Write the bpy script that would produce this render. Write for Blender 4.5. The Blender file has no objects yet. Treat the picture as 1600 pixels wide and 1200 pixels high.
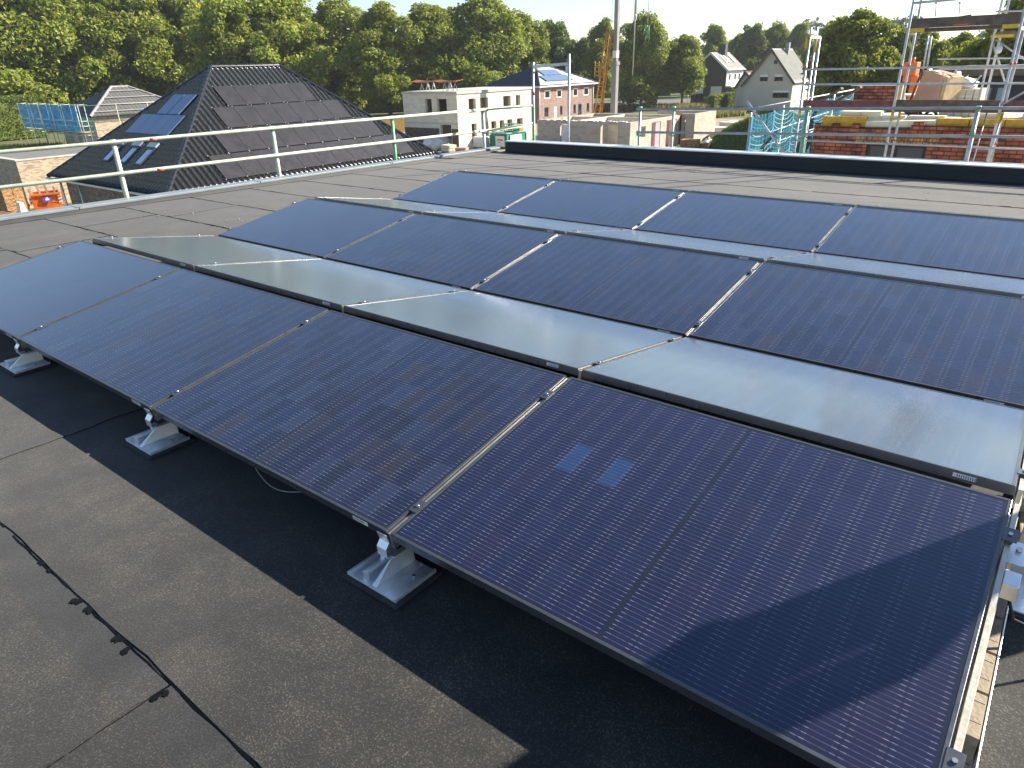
import bpy, bmesh, math, random
from mathutils import Vector, Matrix
S = bpy.context.scene
COL = S.collection
rad = math.radians
# ------------------------------------------------------------------ camera
CAM = Vector((6.65877, -1.28422, 1.66898))
RX = Vector((0.78688464, 0.6166029, -0.02476759))
RY = Vector((0.2384405, -0.3408167, -0.90938997))      # picture-down
RZ = Vector((-0.5691737, 0.7096794, -0.41520652))      # forward
FPX = 1091.675
cd = bpy.data.cameras.new('camera'); cam = bpy.data.objects.new('camera', cd); COL.objects.link(cam)
cd.sensor_width = 36; cd.lens = FPX/1600*36; cd.clip_start = .05; cd.clip_end = 4000
cam.matrix_world = Matrix(((RX.x, -RY.x, -RZ.x, CAM.x), (RX.y, -RY.y, -RZ.y, CAM.y), (RX.z, -RY.z, -RZ.z, CAM.z), (0, 0, 0, 1)))
S.camera = cam
G = -6.2                                               # ground level, the flat roof is z = 0
def ray(x, y): return RX*((x-800)/FPX) + RY*((y-600)/FPX) + RZ
def atz(x, y, z=G): d = ray(x, y); return CAM + d*((z-CAM.z)/d.z)
def aty(x, y, v): d = ray(x, y); return CAM + d*((v-CAM.y)/d.y)
def atx(x, y, u): d = ray(x, y); return CAM + d*((u-CAM.x)/d.x)
# ------------------------------------------------------------------ world, sun
SUN = Vector((.482, .705, .519)).normalized()
w = bpy.data.worlds.new('World'); S.world = w; w.use_nodes = True
nt = w.node_tree; bg = nt.nodes['Background']
sky = nt.nodes.new('ShaderNodeTexSky'); sky.sky_type = 'NISHITA'; sky.sun_disc = False
sky.sun_elevation = math.asin(SUN.z); sky.sun_rotation = math.atan2(SUN.x, SUN.y)
sky.altitude = 30; sky.air_density = 1.0; sky.dust_density = .25; sky.ozone_density = 2.2
nt.links.new(sky.outputs[0], bg.inputs[0]); bg.inputs[1].default_value = .07
sl = bpy.data.lights.new('sun', 'SUN'); so = bpy.data.objects.new('sun', sl); COL.objects.link(so)
sl.energy = 4.9; sl.angle = rad(.53); sl.color = (1, .93, .80)
so.rotation_euler = SUN.to_track_quat('Z', 'Y').to_euler(); so.location = (30, 40, 40)
S.view_settings.view_transform = 'Standard'; S.view_settings.look = 'None'
S.view_settings.exposure = 1.42; S.view_settings.gamma = 1
S.cycles.max_bounces = 6; S.cycles.transparent_max_bounces = 12
# ------------------------------------------------------------------ mesh helpers
class MB:
    def __init__(s): s.v = []; s.f = []; s.m = []; s.sm = []
    def add(s, vs, fs, mi=0, smooth=False):
        b = len(s.v); s.v += [tuple(v) for v in vs]
        for f in fs: s.f.append([b+i for i in f]); s.m.append(mi); s.sm.append(smooth)
        return s
    def box(s, x0, x1, y0, y1, z0, z1, mi=0):
        return s.hexa([(x0,y0,z0),(x1,y0,z0),(x1,y1,z0),(x0,y1,z0),(x0,y0,z1),(x1,y0,z1),(x1,y1,z1),(x0,y1,z1)], mi)
    def hexa(s, p, mi=0):
        return s.add(p, [(0,3,2,1),(4,5,6,7),(0,1,5,4),(1,2,6,5),(2,3,7,6),(3,0,4,7)], mi)
    def obox(s, c, ax, ay, az, mi=0):                  # centre and three half-axis vectors
        c, ax, ay, az = map(Vector, (c, ax, ay, az))
        return s.hexa([c-ax-ay-az, c+ax-ay-az, c+ax+ay-az, c-ax+ay-az, c-ax-ay+az, c+ax-ay+az, c+ax+ay+az, c-ax+ay+az], mi)
    def bar(s, a, b, wd, ht, mi=0, up=(0,0,1)):        # rectangular bar from a to b
        a, b = Vector(a), Vector(b); d = (b-a); l = d.length; d /= l
        side = d.cross(Vector(up))
        if side.length < 1e-4: side = d.cross(Vector((1,0,0)))
        side.normalize(); u = side.cross(d)
        return s.obox((a+b)/2, d*l/2, side*wd/2, u*ht/2, mi)
    def tube(s, a, b, r, r2=None, n=10, mi=0, cap=True):
        return s.path([a, b], [r, r if r2 is None else r2], n, mi, cap)
    def path(s, pts, rr, n=8, mi=0, cap=True):
        pts = [Vector(p) for p in pts]
        if not isinstance(rr, (list, tuple)): rr = [rr]*len(pts)
        vs = []; last = None
        for i, p in enumerate(pts):
            d = (pts[min(i+1, len(pts)-1)] - pts[max(i-1, 0)]).normalized()
            if last is None:
                q = d.cross(Vector((0,0,1)))
                if q.length < .05: q = d.cross(Vector((1,0,0)))
            else: q = last - d*last.dot(d)
            q.normalize(); last = q; r = d.cross(q)
            vs += [p + (q*math.cos(2*math.pi*k/n) + r*math.sin(2*math.pi*k/n))*rr[i] for k in range(n)]
        fs = [(i*n+k, i*n+(k+1)%n, (i+1)*n+(k+1)%n, (i+1)*n+k) for i in range(len(pts)-1) for k in range(n)]
        s.add(vs, fs, mi, True)
        if cap:
            b = len(s.v)-len(vs)
            s.f.append([b+k for k in range(n)][::-1]); s.m.append(mi); s.sm.append(False)
            s.f.append([b+(len(pts)-1)*n+k for k in range(n)]); s.m.append(mi); s.sm.append(False)
        return s
    def prism(s, poly, d, mi=0):                       # planar polygon extruded by vector d
        n = len(poly); d = Vector(d); a = [Vector(p) for p in poly]
        return s.add(a+[p+d for p in a], [tuple(range(n))[::-1], tuple(range(n, 2*n))] + [(i, (i+1)%n, n+(i+1)%n, n+i) for i in range(n)], mi)
    def blob(s, c, r, seed=0, amp=.2, mi=0, seg=10, rings=7):
        rg = random.Random(seed); ph = [rg.uniform(0, 6.3) for _ in range(6)]; vs = []
        for i in range(rings+1):
            t = math.pi*i/rings
            for k in range(seg):
                a = 2*math.pi*k/seg
                q = 1 + amp*(math.sin(2*a+ph[0]+2*t)*.5 + math.sin(3*a+ph[1])*math.sin(2*t+ph[2])*.6 + math.sin(5*t+ph[3]+a)*.3)
                vs.append((c[0]+r[0]*q*math.sin(t)*math.cos(a), c[1]+r[1]*q*math.sin(t)*math.sin(a), c[2]+r[2]*q*math.cos(t)))
        return s.add(vs, [(i*seg+k, (i+1)*seg+k, (i+1)*seg+(k+1)%seg, i*seg+(k+1)%seg) for i in range(rings) for k in range(seg)], mi, True)
    def build(s, name, mats, parent=None, bevel=0):
        me = bpy.data.meshes.new(name)
        o = bpy.data.objects.new(name, me); COL.objects.link(o)
        off = Vector((0,0,0)); p = parent
        while p is not None: off += p.location; p = p.parent
        me.from_pydata([Vector(v)-off for v in s.v] if parent else s.v, [], s.f)
        if not isinstance(mats, (list, tuple)): mats = [mats]
        for m in mats: me.materials.append(m)
        me.polygons.foreach_set('material_index', s.m); me.polygons.foreach_set('use_smooth', s.sm)
        me.update()
        bm = bmesh.new(); bm.from_mesh(me); bmesh.ops.recalc_face_normals(bm, faces=bm.faces); bm.to_mesh(me); bm.free()
        if parent: o.parent = parent
        if bevel:
            md = o.modifiers.new('bevel', 'BEVEL'); md.width = bevel; md.segments = 2; md.limit_method = 'ANGLE'
        return o
def tag(o, label, cat, group=None, kind=None):
    o['label'] = label
    if cat: o['category'] = cat
    if group: o['group'] = group
    if kind: o['kind'] = kind
    return o
def struct(o): o['kind'] = 'structure'; return o
def thing(name, loc, label, cat, group=None):
    o = bpy.data.objects.new(name, None); COL.objects.link(o); o.location = loc; o.empty_display_size = .2
    return tag(o, label, cat, group)
def dup(root, loc=None, rot=None, label=None, scale=None, parent=None):
    r = root.copy(); COL.objects.link(r)
    if loc is not None: r.location = loc
    if rot is not None: r.rotation_euler = rot
    if scale is not None: r.scale = scale
    if label: r['label'] = label
    if parent is not None: r.parent = parent
    for ch in list(root.children): dup(ch, parent=r)
    return r
# ------------------------------------------------------------------ material helpers
class NT:
    def __init__(s, name):
        s.m = bpy.data.materials.new(name); s.m.use_nodes = True; s.t = s.m.node_tree; s.n = s.t.nodes; s.b = s.n['Principled BSDF']
    def N(s, typ, **kw):
        n = s.n.new('ShaderNode'+typ)
        for k, v in kw.items(): setattr(n, k, v)
        return n
    def put(s, sock, v):
        if hasattr(v, 'is_linked') or isinstance(v, bpy.types.NodeSocket): s.t.links.new(v, sock)
        elif v is not None: sock.default_value = v
    def math(s, op, a, b=None, c=None, clamp=False):
        n = s.N('Math', operation=op, use_clamp=clamp); s.put(n.inputs[0], a)
        if b is not None: s.put(n.inputs[1], b)
        if c is not None: s.put(n.inputs[2], c)
        return n.outputs[0]
    def noise(s, vec, scale, detail=3, rough=.55, dist=0):
        n = s.N('TexNoise'); n.inputs['Scale'].default_value = scale; n.inputs['Detail'].default_value = detail
        n.inputs['Roughness'].default_value = rough; n.inputs['Distortion'].default_value = dist
        if vec is not None: s.t.links.new(vec, n.inputs['Vector'])
        return n.outputs['Fac']
    def ramp(s, f, stops, interp='LINEAR'):
        n = s.N('ValToRGB'); e = n.color_ramp; e.interpolation = interp
        while len(e.elements) < len(stops): e.elements.new(.5)
        for i, (p, c) in enumerate(stops):
            e.elements[i].position = p; e.elements[i].color = (c, c, c, 1) if isinstance(c, (int, float)) else (*c, 1)
        s.put(n.inputs[0], f); return n.outputs[0]
    def mix(s, f, a, b, mode='MIX'):
        n = s.N('Mix', data_type='RGBA', blend_type=mode); s.put(n.inputs[0], f)
        s.put(n.inputs[6], (*a, 1) if isinstance(a, tuple) and len(a) == 3 else a)
        s.put(n.inputs[7], (*b, 1) if isinstance(b, tuple) and len(b) == 3 else b)
        return n.outputs[2]
    def xyz(s, v):
        n = s.N('SeparateXYZ'); s.t.links.new(v, n.inputs[0]); return n.outputs
    def comb(s, x, y, z):
        n = s.N('CombineXYZ'); s.put(n.inputs[0], x); s.put(n.inputs[1], y); s.put(n.inputs[2], z); return n.outputs[0]
    def obj(s): return s.N('TexCoord').outputs['Object']
    def pos(s): return s.N('NewGeometry').outputs['Position']
    def bump(s, h, strength, dist=.01):
        n = s.N('Bump'); n.inputs['Strength'].default_value = strength; n.inputs['Distance'].default_value = dist
        s.t.links.new(h, n.inputs['Height']); s.t.links.new(n.outputs[0], s.b.inputs['Normal'])
    def fin(s, col=None, rough=None, metal=None, spec=None):
        if col is not None: s.put(s.b.inputs['Base Color'], (*col, 1) if isinstance(col, tuple) else col)
        if rough is not None: s.put(s.b.inputs['Roughness'], rough)
        if metal is not None: s.put(s.b.inputs['Metallic'], metal)
        if spec is not None: s.put(s.b.inputs['Specular IOR Level'], spec)
        return s.m
def pm(name, col, rough=.6, metal=0, var=.15, scale=3, bump=.0, bscale=40, spec=None, col2=None, world=False):
    t = NT(name); v = t.pos() if world else t.obj()
    n = t.noise(v, scale, 5, .6)
    lo = tuple(max(0, c*(1-var)) for c in col); hi = tuple(min(1, c*(1+var)) for c in col)
    if col2: lo, hi = col, col2
    c = t.ramp(n, [(.3, lo), (.7, hi)])
    if bump: t.bump(t.noise(v, bscale, 4), bump)
    r = t.math('ADD', t.math('MULTIPLY', t.math('SUBTRACT', t.noise(v, scale*4, 2), .5), .2), rough, clamp=True)
    return t.fin(c, r, metal, spec)
# ------------------------------------------------------------------ materials
def bitumen():
    t = NT('bitumen_sheet'); v = t.pos(); x, y, z = t.xyz(v)
    big = t.noise(v, .9, 5, .62); mid = t.noise(v, 5, 4, .6); gr = t.noise(v, 170, 2, .6); gr2 = t.noise(v, 420, 1)
    st = t.noise(t.comb(t.math('MULTIPLY', x, .35), t.math('MULTIPLY', y, 3.), 0), 1.6, 5, .6)
    base = t.ramp(big, [(.28, (.032, .031, .029)), (.5, (.045, .042, .038)), (.72, (.064, .059, .052))])
    base = t.mix(t.ramp(mid, [(.45, 0.), (.75, .45)]), base, (.075, .067, .055))
    base = t.mix(t.ramp(st, [(.5, 0.), (.75, .4)]), base, (.03, .03, .031))
    # mineral granules
    base = t.mix(t.ramp(gr, [(.54, 0.), (.66, .95)]), base, (.185, .174, .150))
    base = t.mix(t.ramp(gr, [(.28, .8), (.42, 0.)]), base, (.010, .010, .011))
    base = t.mix(t.ramp(t.noise(v, 24, 2), [(.70, 0.), (.78, .5)]), base, (.19, .17, .14))
    base = t.mix(t.ramp(t.noise(v, 2.2, 6, .7, .6), [(.60, 0.), (.72, .3)]), base, (.12, .113, .10))
    # bare bluish selvedge beside the laps of the sheets (0.96 m apart, along x)
    k = t.math('FRACT', t.math('DIVIDE', t.math('ADD', t.math('ADD', y, .73), t.math('MULTIPLY', t.math('SUBTRACT', t.noise(v, 5, 3), .5), .05)), .96))
    k = t.math('MULTIPLY', t.math('GREATER_THAN', k, .86), t.ramp(t.noise(v, 2.5, 4), [(.36, .15), (.55, .85)]))
    base = t.mix(k, base, t.mix(t.ramp(gr, [(.4, 0.), (.62, 1.)]), (.020, .022, .029), (.065, .066, .078)))
    h = t.math('ADD', t.math('MULTIPLY', gr, .8), t.math('MULTIPLY', gr2, .5))
    h = t.math('ADD', h, t.math('MULTIPLY', mid, 1.2))
    t.bump(h, .55, .004)
    dust_sheen = t.math('MULTIPLY', t.ramp(t.math('DIVIDE', y, 11.), [(.10, 0.), (.80, .75)]), t.ramp(t.noise(v, .7, 5, .6), [(.3, .6), (.7, 1.)]))  # paler to the rear: dust, plus grazing light scatter put into the colour
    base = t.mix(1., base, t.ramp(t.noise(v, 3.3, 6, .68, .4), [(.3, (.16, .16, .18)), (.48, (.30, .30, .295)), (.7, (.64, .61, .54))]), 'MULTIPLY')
    base = t.mix(dust_sheen, base, t.mix(t.ramp(gr, [(.4, 0.), (.65, 1.)]), (.105, .10, .088), (.185, .173, .15)))
    t.b.inputs['Sheen Weight'].default_value = .12; t.b.inputs['Sheen Roughness'].default_value = .6
    return t.fin(base, t.ramp(mid, [(.3, .75), (.7, .9)]), 0, .22)
def solar_glass(name, blue_cells=False):
    L, W, cp, cq = 1.664, 1.134, .0894, .183
    t = NT(name); v = t.obj(); x, y, z = t.xyz(v)
    rnd = t.N('ObjectInfo').outputs['Random']
    xs = t.math('SUBTRACT', t.math('ABSOLUTE', t.math('SUBTRACT', x, L/2)), .007)
    side = t.math('GREATER_THAN', x, L/2)
    cx = t.math('DIVIDE', xs, cp); cy = t.math('DIVIDE', t.math('SUBTRACT', y, .018), cq)
    ix = t.math('FLOOR', cx); iy = t.math('FLOOR', cy); fx = t.math('FRACT', cx); fy = t.math('FRACT', cy)
    wn = t.N('TexWhiteNoise', noise_dimensions='3D')
    t.t.links.new(t.comb(t.math('ADD', ix, t.math('MULTIPLY', side, 31.)), iy, t.math('MULTIPLY', rnd, 97.)), wn.inputs['Vector'])
    cell = t.ramp(wn.outputs['Value'], [(0, (.021, .0170, .020)), (.10, (.0165, .0140, .020)), (.16, (.0065, .007, .014)), (.30, (.0075, .009, .022)), (.5, (.0105, .0118, .031)), (.75, (.0105, .0135, .036)), (.9, (.014, .0185, .042)), (1, (.020, .026, .052))])
    cell = t.mix(t.math('MULTIPLY', t.ramp(t.noise(v, 1.3, 3), [(.4, 0.), (.65, 1.)]), .4), cell, (.017, .014, .029))
    cell = t.mix(.72 if blue_cells else t.math('MULTIPLY', rnd, .2), cell, (.0105, .0098, .034) if blue_cells else (.011, .0125, .030))
    if blue_cells:
        a = t.math('MULTIPLY', t.math('COMPARE', iy, 3., .1), t.math('LESS_THAN', x, L/2))
        b = t.math('ADD', t.math('COMPARE', ix, 5., .1), t.math('COMPARE', ix, 3., .1))
        fade = t.math('MULTIPLY', t.ramp(fy, [(.02, 0.), (.10, 1.), (.86, 1.), (.98, 0.)]), t.ramp(fx, [(.03, 0.), (.15, 1.), (.85, 1.), (.97, 0.)]))
        cell = t.mix(t.math('MULTIPLY', t.math('MULTIPLY', a, b), fade), cell, (.014, .034, .095))
    # gaps between cells
    gx = t.math('GREATER_THAN', t.math('ABSOLUTE', t.math('SUBTRACT', fx, .5)), .487)
    gy = t.math('GREATER_THAN', t.math('ABSOLUTE', t.math('SUBTRACT', fy, .5)), .494)
    gap = t.math('MAXIMUM', gx, gy)
    rim = t.math('MAXIMUM', t.math('LESS_THAN', xs, 0.), t.math('GREATER_THAN', xs, cp*9))
    rim = t.math('MAXIMUM', rim, t.math('MAXIMUM', t.math('LESS_THAN', cy, 0.), t.math('GREATER_THAN', cy, 6.)))
    col = t.mix(gap, cell, (.008, .008, .018)); 
    # wires along x, soldered pads bright at both ends of each half cell
    wf = t.math('ABSOLUTE', t.math('SUBTRACT', t.math('FRACT', t.math('MULTIPLY', fy, 11.)), .5))
    wire = t.math('LESS_THAN', wf, .048)
    endd = t.math('ABSOLUTE', t.math('SUBTRACT', fx, .5))
    pad = t.math('MULTIPLY', t.math('LESS_THAN', wf, .075), t.math('MULTIPLY', t.math('GREATER_THAN', endd, .32), t.math('LESS_THAN', endd, .46)))
    # uneven wire glint, mixed into the colour along its length
    gl = t.ramp(t.noise(t.comb(t.math('MULTIPLY', x, 60.), t.math('MULTIPLY', y, 61.), rnd), 1., 2), [(.35, .45), (.65, 1.)])
    col = t.mix(t.math('MULTIPLY', wire, t.math('MULTIPLY', gl, .42)), col, (.20, .20, .24))
    col = t.mix(t.math('MULTIPLY', pad, t.math('MULTIPLY', gl, .45)), col, (.30, .29, .32))
    col = t.mix(rim, col, (.012, .012, .016))
    # dust
    du = t.noise(v, 7, 6, .7); sp = t.noise(v, 130, 1)
    col = t.mix(t.ramp(du, [(.5, 0.), (.8, .012)]), col, (.3, .27, .22))
    col = t.mix(t.ramp(sp, [(.75, 0.), (.80, .14)]), col, (.35, .33, .3))
    ro = t.math('ADD', t.math('MULTIPLY', t.noise(t.comb(t.math('MULTIPLY', x, 1.2), t.math('MULTIPLY', y, 9.), rnd), 2., 4), .03), .14)
    t.b.inputs['IOR'].default_value = 1.52; t.b.inputs['Specular Tint'].default_value = (.30, .58, 1, 1); t.b.inputs['Sheen Weight'].default_value = .10; t.b.inputs['Sheen Roughness'].default_value = .22; t.b.inputs['Coat Weight'].default_value = 1; t.b.inputs['Coat IOR'].default_value = 1.54; t.b.inputs['Coat Roughness'].default_value = .22
    return t.fin(col, ro, 0)
def brick(name, c1, c2, mortar, bw=.25, bh=.083, ms=.012, var=.8, rough=.85, bump=.3):
    t = NT(name); p = t.pos(); x, y, z = t.xyz(p)
    b = t.N('TexBrick'); b.offset = .5; b.inputs['Scale'].default_value = 1
    b.inputs['Brick Width'].default_value = bw; b.inputs['Row Height'].default_value = bh; b.inputs['Mortar Size'].default_value = ms
    b.inputs['Mortar Smooth'].default_value = .2; b.inputs['Bias'].default_value = 0
    b.inputs['Color1'].default_value = (*c1, 1); b.inputs['Color2'].default_value = (*c2, 1); b.inputs['Mortar'].default_value = (*mortar, 1)
    t.t.links.new(t.comb(t.math('ADD', x, y), z, 0.), b.inputs['Vector'])
    # every brick its own shade
    row = t.math('FLOOR', t.math('DIVIDE', z, bh)); sh = t.math('MULTIPLY', t.math('FLOORED_MODULO', row, 2.), .5)
    cl = t.math('FLOOR', t.math('ADD', t.math('DIVIDE', t.math('ADD', x, y), bw), sh))
    wn = t.N('TexWhiteNoise', noise_dimensions='2D'); t.t.links.new(t.comb(cl, row, 0.), wn.inputs['Vector'])
    c = t.mix(1., b.outputs['Color'], t.ramp(wn.outputs['Value'], [(0, 1-var*.5), (.5, 1.), (1, 1+var*.25)]), 'MULTIPLY')
    c = t.mix(t.ramp(t.noise(p, 1.1, 4), [(.45, 0.), (.75, .25)]), c, mortar)
    if bump: t.bump(t.math('MULTIPLY', b.outputs['Fac'], -1.), bump, .01)
    return t.fin(c, rough)
M = {}
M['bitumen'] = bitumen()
M['glass'] = solar_glass('solar_cells'); M['glass_blue'] = solar_glass('solar_cells_blue', True)
M['black_alu'] = pm('black_anodised', (.13, .135, .145), .30, .7, .15, 8)
M['alu'] = pm('mill_aluminium', (.88, .90, .92), .36, .75, .12, 14, .06, 60)
M['alu_lit'] = pm('gold_lit_aluminium', (.55, .51, .42), .42, .9, .12, 20)  # golden horizon reflection tinted into the rail metal
M['steel'] = pm('galvanised_steel', (.52, .53, .54), .48, .5, .22, 9, .08, 60)
M['steel_green'] = pm('greenish_galvanised', (.52, .55, .43), .5, .15, .2, 6, .05, 50)
M['green_paint'] = pm('green_paint', (.16, .40, .20), .5, .1, .25, 12)
M['red_paint'] = pm('red_tape', (.55, .10, .05), .5)
M['yellow_paint'] = pm('yellow_paint', (.62, .42, .02), .5, 0, .2, 10)
M['rubber'] = pm('rubber_mat', (.030, .032, .036), .9, 0, .5, 90, .5, 160)
M['sticker'] = pm('white_sticker', (.75, .77, .8), .4)
M['sticker_ink'] = pm('sticker_ink', (.12, .13, .15), .5)
M['zinc_trim'] = pm('grey_edge_trim', (.235, .265, .285), .5, .25, .12, 2.5)
M['cap_metal'] = pm('pale_cap_metal', (.62, .63, .63), .4, .5, .1, 2)
M['black_bitumen'] = pm('black_bitumen', (.009, .0095, .011), .7, 0, .4, 5, .2, 60)
M['seam'] = pm('bitumen_bleed', (.004, .004, .0045), .55, 0, .3, 20, .2, 60, .2)
M['paver'] = pm('concrete_paver', (.33, .27, .195), .9, 0, .22, 12, .35, 90)
M['cable'] = pm('black_cable', (.012, .012, .013), .5)
M['cable_white'] = pm('pale_cable', (.22, .22, .22), .5)
M['bolt'] = pm('bolt_steel', (.6, .6, .6), .3, 1.)
# ------------------------------------------------------------------ flat roof
LU0, LU1 = -4.22, -3.46                                 # left edge at y=-1 .. y=11 (the edge is a little askew)
def le(y): return -3.98 + (y-1.6)*(.072)
RY1 = 10.74
mb = MB()
mb.prism([(le(-6)-.1, -6, -.012), (13, -6, -.012), (13, RY1, -.012), (le(RY1)-.1, RY1, -.012)], (0, 0, -.4))
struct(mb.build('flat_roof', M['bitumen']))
# sheets as real overlapping strips, each lap a 4 mm step towards the viewer
rg = random.Random(4); edges = [-.73+.96*k for k in range(-5, 12)] + [RY1]
mb = MB()
for i, y0 in enumerate(edges[:-1]):
    y1 = min(edges[i+1]+.10, RY1-.0)
    n = 170; xs = [le(y0)-.02 + (13-le(y0))*k/n for k in range(n+1)]
    jig = 0; fr = []
    for k in range(n+1):
        jig = jig*.8 + rg.gauss(0, .004); fr.append(y0 + jig)
    top = .005; low = -.004
    vs = []; 
    for k in range(n+1): vs += [(xs[k], fr[k], low), (xs[k], fr[k], top+ (.002 if rg.random() < .1 else 0)), (xs[k], fr[k]+.10, top), (xs[k], y1-.10, .0005), (xs[k], y1, -.0045)]
    fs = [(5*k+j, 5*k+5+j, 5*k+6+j, 5*k+j+1) for k in range(n) for j in range(4)]
    mb.add(vs, fs)
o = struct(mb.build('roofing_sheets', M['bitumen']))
# end laps across the strips
mb = MB()
for k, xs in {-2: (1.2, 6.5), -1: (4.87, 11.2), 0: (2.9, 9.1), 1: (-2.2,), 2: (-1.95,), 3: (-2.75,), 4: (-2.4,), 8: (2.6,), 9: (.05, 3.85), 10: (.2, 6.1), 11: (1.7,)}.items():
    y0 = -.73+.96*k; y1 = min(y0+.955, RY1-.02)
    for x0 in xs:
        n = 26; vs = []; jig = 0
        for i in range(n+1):
            jig = jig*.8+rg.gauss(0, .003); y = y0+.006+(y1-y0-.01)*i/n; b = .0062*(1-i/n)+.0016
            vs += [(x0+jig, y, -.003), (x0+jig, y, b+.0035), (x0+jig-.12, y, b)]
        mb.add(vs, [(3*i+j, 3*i+3+j, 3*i+4+j, 3*i+j+1) for i in range(n) for j in range(2)])
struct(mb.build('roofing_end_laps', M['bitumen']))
# bitumen squeezed out of the laps
mb = MB()
def drip(x, y, s, ang):
    ang0 = ang; n = 16; poly = []
    for i in range(n):
        a = 2*math.pi*i/n; r = s*(.55+.6*rg.random())
        px_, py_ = math.cos(a)*r*1.15, math.sin(a)*r*.95
        poly.append((x+px_*math.cos(ang0)-py_*math.sin(ang0), y+px_*math.sin(ang0)+py_*math.cos(ang0), .0))
    dz = rg.uniform(.0030, .0044)
    mb.prism([(p[0], p[1], .0) for p in poly], (0, 0, dz))
def bead(pts, wdt, ax=1):
    n = len(pts); vs = []
    for q, w_ in zip(pts, wdt):
        a, b = w_*rg.uniform(.9, 1.6), w_*.3
        for o_, z_ in ((-a, -.002), (-a*.7, .0028), (b, .0052), (b, -.002)):
            vs.append((q[0], q[1]+o_, z_) if ax else (q[0]+o_, q[1], z_))
    mb.add(vs, [(4*i+k, 4*i+4+k, 4*i+4+(k+1) % 4, 4*i+(k+1) % 4) for i in range(n-1) for k in range(4)])
for k, y0 in enumerate(edges[:-1]):
    x = le(y0)+.1; near = y0 < 2
    while x < 11:
        l = rg.uniform(.15, .7)
        if rg.random() < .75:
            n = 8; bead([(x+l*i/n, y0-.004+rg.gauss(0, .003), 0) for i in range(n+1)], [rg.uniform(.002, .006 if y0 < .5 else .003) for _ in range(n+1)])
        if rg.random() < .10: drip(x+rg.random()*l, y0-.016, rg.uniform(.006, .014), rg.uniform(-2.2, -1.))
        x += l+rg.uniform(0, .15)
for p, s in [((133, 935), .020), ((150, 948), .019), ((195, 990), .020), ((207, 1012), .016), ((262, 1068), .024), ((254, 1080), .016), ((75, 872), .012), ((88, 888), .010)]:
    a = atz(*p, .004)
    for q in range(3): drip(a.x+rg.gauss(0, .012), a.y+rg.uniform(-.030, -.008), s*rg.uniform(.5, .95), rg.uniform(-2, 0))
for (xa, k) in [(4.87, -1), (-2.2, 1), (-1.95, 2), (-2.75, 3)]:
    y0 = -.73+.96*k; bead([(xa+.006+rg.gauss(0, .002), y0+.95*i/14, 0) for i in range(15)], [rg.uniform(.0015, .0035) for _ in range(15)], 0)
struct(mb.build('bitumen_bleed', M['seam']))
# pale mortar crumbs lying on the sheets
mb = MB(); rc = random.Random(77)
for k in range(150):
    if k % 3 and k < 90: continue
    if k < 90: x, y = rc.uniform(-3.2, .4), rc.choice((rc.gauss(3.3, .12), rc.uniform(1.2, 9.5)))
    elif k < 120: x, y = rc.uniform(-2, 6), rc.uniform(8.0, 9.5)
    else: x, y = rc.uniform(-2, 9), rc.uniform(8.2, 10.4)
    s = rc.uniform(.003, .007)*(1.4 if k < 90 and y > 2 else 1 if y > 0 else .6); a = rc.uniform(0, 3); h = s*rc.uniform(.3, .7)
    mb.obox((x, y, .0058+h), (s*math.cos(a), s*math.sin(a), 0), (-s*.7*math.sin(a), s*.7*math.cos(a), 0), (s*.2, 0, h))
o = mb.build('mortar_crumbs', pm('mortar_crumb', (.42, .39, .33), .9)); o['kind'] = 'stuff'; o['label'] = 'pale mortar crumbs scattered over the roofing sheets'
# ------------------------------------------------------------------ roof edge left, kerb of the rear
t_ = thing('roof_edge', (le(5), 5, 0), 'grey sheet metal edge trim along the left side of the flat roof', 'roof edge')
mb = MB(); segs = [-6, -2.6, .6, 2.62, 5.3, 8.0, RY1+.2]
for a, b in zip(segs, segs[1:]):
    a2, b2 = a+.003, b-.003
    mb.hexa([(le(a2)-.13, a2, .025), (le(b2)-.13, b2, .025), (le(b2)+.02, b2, .035), (le(a2)+.02, a2, .035), (le(a2)-.13, a2, .085), (le(b2)-.13, b2, .085), (le(b2)+.02, b2, .07), (le(a2)+.02, a2, .07)])
    mb.hexa([(le(a2)-.145, a2, -.12), (le(b2)-.145, b2, -.12), (le(b2)-.132, b2, -.12), (le(a2)-.132, a2, -.12), (le(a2)-.145, a2, .083), (le(b2)-.145, b2, .083), (le(b2)-.132, b2, .083), (le(a2)-.132, a2, .083)])
mb.build('trim', M['zinc_trim'], t_, .006)
mb = MB()
for b in segs[1:-1]:
    mb.hexa([(le(b)-.136, b-.045, .0865), (le(b)-.136, b+.045, .0865), (le(b)+.024, b+.045, .0715), (le(b)+.024, b-.045, .0715), (le(b)-.136, b-.045, .0885), (le(b)-.136, b+.045, .0885), (le(b)+.024, b+.045, .0735), (le(b)+.024, b-.045, .0735)])
mb.build('joint_cover', M['zinc_trim'], t_)
mb = MB(); n = 40
vs = []
for i in range(n+1):
    y = -6+(RY1+6)*i/n; j = rg.gauss(0, .006)
    vs += [(le(y)+.018, y, .034), (le(y)+.022, y, .03), (le(y)+.17+j, y, .0085)]
mb.add(vs, [(3*i+j, 3*i+3+j, 3*i+4+j, 3*i+1+j) for i in range(n) for j in range(2)], 0, True)
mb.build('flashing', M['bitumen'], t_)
t_ = thing('parapet', (4, RY1, 0), 'low black bitumen parapet with pale metal cap along the far side of the roof', 'parapet')
mb = MB(); x0 = le(RY1)+.32
mb.hexa([(x0, RY1+.02, .001), (13, RY1+.02, .001), (13, RY1+.38, -.3), (x0, RY1+.38, -.3), (x0, RY1+.05, .205), (13, RY1+.05, .205), (13, RY1+.35, .205), (x0, RY1+.35, .205)])
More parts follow.
